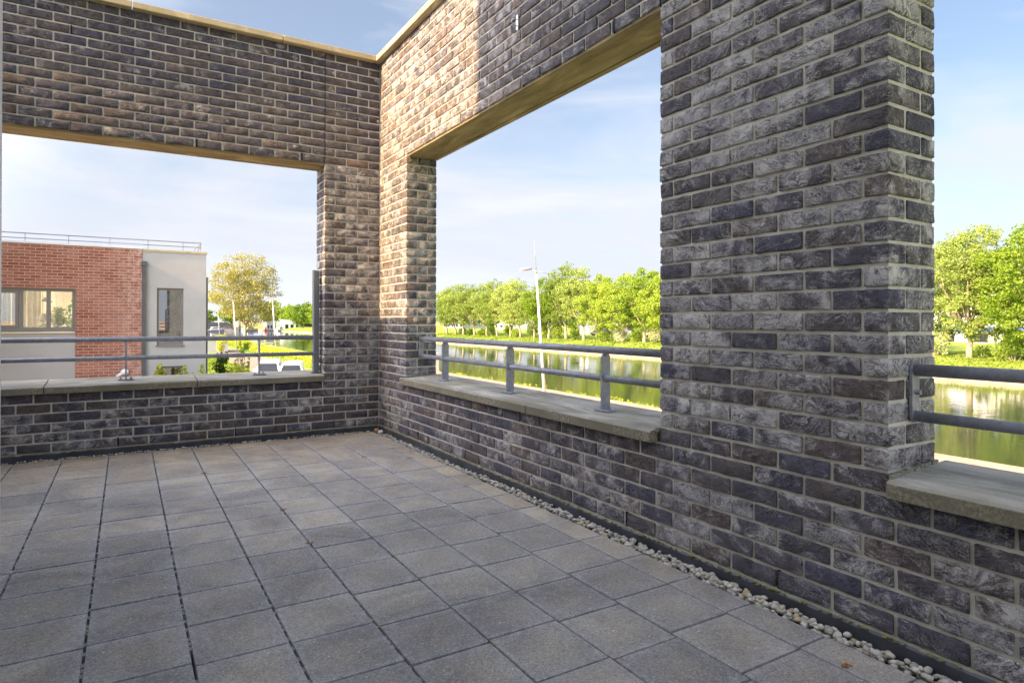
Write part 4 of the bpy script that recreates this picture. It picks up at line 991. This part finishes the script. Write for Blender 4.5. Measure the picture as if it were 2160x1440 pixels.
# vans
def van(loc, rz, side, hood, label):
    r = empty('parked_van', label, 'van', loc, rz)
    prof = [(-2.2, .45), (2.05, .45), (2.2, .75), (2.1, 1.0), (1.25, 1.16), (.62, 1.80), (.3, 1.92), (-1.9, 1.94), (-2.15, 1.8), (-2.2, 1.0)]
    wd = .88; n = len(prof); mb = MB()
    vs = []
    for s in (-1, 1):
        for (x, z) in prof: vs.append((x, s * (wd if z < 1.2 else wd - .24 * (z - 1.1) / .8), z))
    mb.add(vs, [tuple(range(n)), tuple(range(2 * n - 1, n - 1, -1))] + [(i, i + n, (i + 1) % n + n, (i + 1) % n) for i in range(n)])
    mb.build('body', M['white_paint'], r, bevel=.14)
    MB().add([(1.225, -.70, 1.225), (1.225, .70, 1.225), (.70, .56, 1.76), (.70, -.56, 1.76)], [(0, 1, 2, 3)]).build('windscreen', M['darkglass'], r)
    for s in (-1, 1):
        MB().add([(1.0, s * .868, 1.2), (.15, s * .868, 1.2), (.15, s * .72, 1.7), (.55, s * .72, 1.7)], [(0, 1, 2, 3)]).build('side_window', M['darkglass'], r)
        MB().box(.95, 1.10, s * .9 - .06, s * .9 + .06, 1.15, 1.38).build('mirror', M['white_paint'], r)
        for x in (-1.4, 1.35): MB().tube([(x, s * .72, .33), (x, s * .90, .33)], .33, 16).build('wheel', M['black'], r)
        MB().ell((2.12, s * .62, .88), (.07, .14, .10), 8, 6).build('headlight', M['whitemetal'], r)
    if side: MB().box(-2.1, .2, .885, .895, .6, 1.75).build('side_panel', side, r)
    if hood: MB().add([(2.06, -.7, 1.03), (2.06, .7, 1.03), (1.3, .72, 1.175), (1.3, -.72, 1.175)], [(0, 1, 2, 3)]).build('hood_band', hood, r)
    return r
v1 = van((7.0, 43.4, GZ), R(-106), M['blue'], M['orange'], 'white van with blue side and orange bonnet, left of the two parked vans')
v1.location = (6.9, 43.4, GZ)
van((7.9, 40.6, GZ), R(-106), None, None, 'plain white van parked right of the one with the orange bonnet')

# ------------------------------------------------------------------ neighbouring house
HY = 13.72
H = empty('neighbour_house', 'two storey house of red brick and pale render with a roof railing', 'house', (0, 0, 0))
mb = MB(); X0, X1, XB = -7.2, -1.81, -0.24; XR = -4.35
w = (-6.2, -3.29, 0.735, 1.835)        # big window opening (x0,x1,z0,z1), render panel below it
mb.box(-6.3, w[0], HY, HY + .3, GZ, 2.95); mb.box(w[1], X1, HY, HY + .3, GZ, 2.95); mb.box(w[0], w[1], HY, HY + .3, w[3], 2.95)
mb.build('brick_facade', M['redbrick'], H)
MB().box(w[0], w[1], HY + .03, HY + .28, GZ, w[2] - .03).build('render_panel', M['stucco'], H)
mb = MB(); w2 = (-1.455, -0.81, 0.35, 1.915); w3 = (-1.455, -0.81, -1.3, -0.23)
SY = HY + 0.02
for (z0, z1) in ((GZ, w3[2]), (w3[3], w2[2]), (w2[3], 2.90)): mb.box(X1, XB, SY, SY + .28, z0, z1)
for q in (w2, w3): mb.box(X1, q[0], SY, SY + .28, q[2], q[3]); mb.box(q[1], XB, SY, SY + .28, q[2], q[3])
mb.build('render_wall', M['stucco'], H)
MB().box(XB - .28, XB, SY + .28, HY + 9, GZ, 2.90).build('side_wall', M['stucco'], H)
MB().box(XR, XB - .28, HY + .3, HY + 9, 2.55, 2.75).build('roof', M['grey'], H)
MB().box(X0, XB - .28, HY + 6.0, HY + 6.2, GZ, 2.55).build('back_wall', M['cream'], H)
MB().box(X0, XB - .28, HY + .3, HY + 6, 0.0, 0.12).build('upper_floor', M['darkwood'], H)
MB().box(-3.05, -2.95, HY + .3, HY + 6, 0.12, 2.55).build('inner_wall', M['cream'], H)
MB().box(XR, XB - .28, HY + .31, HY + 6, 2.45, 2.549).build('ceiling', M['cream'], H)
MB().box(X0 - .02, X1 + .01, HY - .015, HY + .33, 2.95, 3.0).build('roof_flashing', M['whitemetal'], H)
for a, b in ((X1 + .012, -1.25), (-1.245, -.72), (-.715, XB + .03)): MB().box(a, b, SY - .018, SY + .32, 2.90, 2.955).build('coping_slab', M['coping'], H)
MB().box(-9.5, -7.0, 9.0, 13.69, GZ, 5.64).build('shadow_block', M['redbrick'], H)  # unseen block added to cast the diagonal shadow on the render wall
# downpipes
dp = MB().box(-1.80, -1.72, SY - .10, SY - .005, GZ, 2.52).box(-1.83, -1.70, SY - .12, SY - .003, 2.50, 2.62)
for z in (1.95, .95, -.1): dp.box(-1.807, -1.713, SY - .106, SY - .004, z, z + .04)
dp.build('downpipe', M['darkgrey'], H)
MB().box(XB + .002, XB + .05, SY + .05, SY + .13, GZ, 2.25).build('downpipe', M['darkgrey'], H)
def window(parent, q, y, mull, fw=.07, glass='glass', sash=None):
    x0, x1, z0, z1 = q; fr = MB()
    fr.box(x0, x1, y, y + .07, z1 - fw, z1); fr.box(x0, x1, y, y + .07, z0, z0 + fw * 1.4); fr.box(x0, x0 + fw, y, y + .07, z0 + fw * 1.4, z1 - fw); fr.box(x1 - fw, x1, y, y + .07, z0 + fw * 1.4, z1 - fw)
    for mx_ in mull: fr.box(mx_ - fw * .6, mx_ + fw * .6, y, y + .07, z0 + fw * 1.4, z1 - fw)
    f = fr.build('window', M['frame'], parent, bevel=.004)
    ed_ = [x0 + fw] + [v for mx_ in mull for v in (mx_ - fw * .6, mx_ + fw * .6)] + [x1 - fw]
    for a, b in zip(ed_[0::2], ed_[1::2]): MB().box(a, b, y + .03, y + .04, z0 + fw * 1.4, z1 - fw).build('pane', M[glass], f)
    return f
wf = window(H, w, HY + .06, [-4.42, -3.86], .075)
fr = MB(); fr.box(-5.2, -4.47, HY + .05, HY + .075, .84, .90); fr.box(-5.2, -4.47, HY + .05, HY + .075, 1.70, 1.76); fr.box(-4.53, -4.47, HY + .05, HY + .075, .90, 1.70); fr.build('sash', M['frame'], wf)
MB().box(w[0], w[1] - .01, HY - .02, HY + .10, w[2] - .035, w[2] - .003).build('window_sill', M['cream'], H)
window(H, w2, SY + .06, [], .055, 'glass2'); window(H, w3, SY + .06, [], .055, 'glass2')
for q in (w2, w3): MB().box(q[0] - .03, q[1] + .03, SY - .03, SY + .06, q[2] - .045, q[2] - .002).build('window_sill', M['frame'], H)
MB().box(-1.7, -.56, SY + 1.2, SY + 1.25, GZ, 2.5).build('dark_interior', M['darkwood'], H)
# roof railing
mb = MB(); RZ = 3.21
mb.tube([(-7.2, HY + .12, RZ), (-.37, HY + .12, RZ)], .014, 8); mb.tube([(-7.2, HY + .12, RZ - .125), (-.37, HY + .12, RZ - .125)], .012, 8)
mb.tube([(-.37, HY + .12, RZ), (-.37, HY + 5, RZ)], .014, 8); mb.tube([(-.37, HY + .12, RZ - .125), (-.37, HY + 5, RZ - .125)], .012, 8)
for x in (-5.35, -4.35, -3.45, -2.55, -1.67, -.82, -.375): mb.tube([(x, HY + .12, 2.75), (x, HY + .12, RZ)], .008, 6)
mb.tube([(-.375, HY + .12, RZ - .05), (-.55, HY + .45, 2.76)], .008, 6)
mb.build('roof_railing', M['alu'], H)
# wall lamp on the red brick
wl = MB().ell((0, 0, 0), (.10, .09, .085), 12, 8).tube([(-.05, -.02, -.03), (-.19, -.06, -.11)], [.045, .03], 8).box(-.02, .05, .05, .1, -.05, .05).build('wall_lamp', M['white_paint'], None, True); wl.location = (-2.2, HY - .1, -.34); tag(wl, 'small white security camera lamp on the red brick wall', 'wall lamp')
# room behind the big window
cu = MB(); pts = []
xx = -4.36
def curtain(x0, x1, y, z0, z1, label):
    n = 60; vs = []; fs = []
    for i in range(n + 1):
        x = x0 + (x1 - x0) * i / n; yy = y + .05 * math.sin(i * 1.15) + .02 * math.sin(i * .4)
        vs += [(x, yy, z0), (x, yy, z1)]
    for i in range(n): fs.append((2 * i, 2 * i + 2, 2 * i + 3, 2 * i + 1))
    o = MB().add(vs, fs).build('curtain', M['curtain'], None, True); tag(o, label, 'curtain')
curtain(-5.3, -4.1, HY + 1.6, .15, 2.4, 'long cream curtains hanging inside the red brick house window')
tbx = empty('table', 'dark table just inside the red brick house window', 'table', (-4.0, HY + .9, .12))
MB().box(-.8, .9, -.4, .4, .68, .73).build('tabletop', M['darkwood'], tbx)
for sx in (-.7, .8):
    for sy in (-.33, .33): MB().box(sx - .03, sx + .03, sy - .03, sy + .03, 0, .68).build('leg', M['darkwood'], tbx)
shrub((-3.75, HY + .8, .85), .28, .5, M['leafD'], 'feathery fern standing on the table behind the right pane', 700, .035, name='potted_plant', cat='plant')
shrub((-3.4, HY + 2.8, .3), .35, 1.5, M['leafD'], 'green plant deeper in the room at the right edge of the window', 500, .06, name='potted_plant', cat='plant')
shrub((-.98, SY + .55, .2), .22, 1.5, M['leafE'], 'leafy plant added behind the narrow window glass to stand in for reflected greenery', 900, .045, name='potted_plant', cat='plant')  # added plant stands in for greenery reflected in the narrow window
oo = MB().ell((0, 0, .13), (.09, .09, .13), 14, 10).box(-.08, .08, -.08, .08, -.1, 0).build('vase', M['darkgrey'], None, True); oo.location = (-4.02, HY + .6, .95); tag(oo, 'dark egg shaped vase on the table behind the middle pane', 'vase')
oo = MB().tube([(0, 0, 0), (.02, 0, .25), (.06, 0, .42), (.1, 0, .46)], .012, 8).prism([(-.10, .44), (.12, .41), (.16, .44), (.02, .49), (-.02, .56)], -.01, .01, 'y').build('table_lamp', M['darkwood']); oo.location = (-3.97, HY + .7, 1.08); tag(oo, 'dark desk lamp with a flat shade behind the middle pane', 'lamp')

# ------------------------------------------------------------------ low buildings behind the canal trees
def hall(loc, L, D_, h, mat, roofm, label, band=None, nwin=0, wz=(1.0, 2.0), name='industrial_hall'):
    r = empty(name, label, 'building', loc)
    MB().box(0, D_, -L / 2, L / 2, -.5, h).build('wall', mat, r); MB().box(-.15, D_, -L / 2 - .15, L / 2 + .15, h, h + .45).build('roof', roofm, r)
    if band: MB().box(-.12, -.01, -L / 2 + .2, L / 2 - .2, band[0], band[1]).build('stripe', band[2], r)
    for k in range(nwin):
        a = -L / 2 + L * (k + .25) / nwin
        MB().box(-.08, -.01, a, a + L / nwin * .55, wz[0], wz[1]).build('window', M['darkglass'], r)
    return r
hall((112, 128, -2.7), 34, 14, 2.6, M['darkgrey'], M['white_wall'], 'low dark grey hall with pale roof edge behind the trees right of the lamp post', None, 8)
hall((125, 100, -2.7), 12, 10, 3.8, M['grey'], M['white_wall'], 'grey hall behind the twin trunked willow', None, 4)
hall((128, 215, -2.7), 16, 12, 4.5, M['white_wall'], M['roof_orange'], 'white building with reddish roof behind the sixth willow', None, 4)
hall((128, 262, -2.7), 22, 12, 4.0, M['grey'], M['white_wall'], 'pale hall behind the leftmost willows', None, 5)
hall((130, 88, -2.7), 20, 12, 4.6, M['white_wall'], M['white_wall'], 'long white hall behind the blossom shrubs', None, 6)
hall((124, 36, -2.7), 46, 16, 5.2, M['white_wall'], M['white_wall'], 'white office building with a blue stripe right of the brick pillar', (1.9, 2.9, M['blue']), 9, (.2, 1.7))
hall((140, 40, -2.7), 30, 12, 8.8, M['white_wall'], M['white_wall'], 'taller white block behind the office with the blue stripe', None, 6, (6.2, 7.0))
ct = empty('container', 'upright blue and white striped container between the trees right of the lamp post', 'container', (104, 131.5, -2.6))
MB().box(0, 2.4, -1.8, 1.8, 0, 4.4).build('box', M['white_wall'], ct)
for k in (-1.1, .6): MB().box(-.05, -.01, k, k + .55, .2, 4.2).build('stripe', plain('pale_blue', (0.35, 0.55, 0.8), .6), ct)
def car(loc, mat, label):
    r = empty('parked_car', label, 'car', loc, R(90), 'cars parked beyond the canal trees')
    prof = [(-2.1, .35), (2.1, .35), (2.15, .75), (1.2, .9), (.6, 1.4), (-1.0, 1.42), (-1.7, .95), (-2.15, .85)]
    MB().prism(prof, -.85, .85, 'y').build('body', mat, r, bevel=.05)
    MB().prism([(1.05, .93), (.55, 1.33), (-.95, 1.35), (-1.5, .95)], -.86, .86, 'y').build('windows', M['darkglass'], r)
    for x in (-1.35, 1.35): MB().tube([(x, -.88, .32), (x, .88, .32)], .32, 12).build('wheel', M['black'], r)
    return r
cy = [(98, 118, 'darkgrey', 'dark car left of the twin trunked willow'), (98, 108, 'grey', 'grey car behind the twin trunked willow'), (99, 100.5, 'darkgrey', 'dark car between the willow trunks and the rounded light shrub'), (99, 94.5, 'white_paint', 'pale car left of the rounded light shrub'), (100, 140, 'darkgrey', 'dark car directly right of the lamp post pole'), (97, 172, 'darkgrey', 'dark car seen between the sixth and seventh willow trunks')]
for x, y_, mm_, lb in cy: car((x, y_, -2.6), M[mm_], lb)
for i, (x, yy, h) in enumerate([(92, 98.5, 4.0), (92, 90.0, 4.5), (92, 88.0, 5.0), (93, 31.5, 4.5), (100, 190, 9.0)]):
    o = MB().tube([(0, 0, 0), (0, 0, h)], .11, 8).build('white_pole', M['white_paint'], None, True); o.location = (x, yy, -2.7)
    tag(o, ['thin white pole right of the twin trunked willow', 'thin white pole left of the white flowering shrubs', 'taller of the two white poles by the flowering shrubs', 'white pole right of the forked tree trunk', 'tall thin mast behind the second willow'][i], 'pole', 'thin white poles beyond the canal trees')
# background tree belt behind the halls
for i, (x, yy, s) in enumerate([(165, 290, .7), (160, 250, .65), (158, 205, .6), (150, 160, .6), (150, 132, .6), (152, 108, .6), (155, 84, .6), (165, 60, .65), (168, 36, .6), (170, 12, .6)]):
    place_tree('distant_tree', 'far', M[['leafD', 'leafA'][i % 2]], (x, yy, -3.5), 'hazy background tree %s' % ['behind the leftmost willow', 'behind the third willow', 'behind the fifth willow', 'behind the lamp post', 'behind the blue and white container', 'behind the twin trunked willow', 'behind the fresh green trees', 'behind the left edge of the pillar', 'behind the white office block', 'at the right edge of the picture'][i], 'tree', 'background trees beyond the halls', (s * 1.5, s * 1.5, s), i * 1.7)
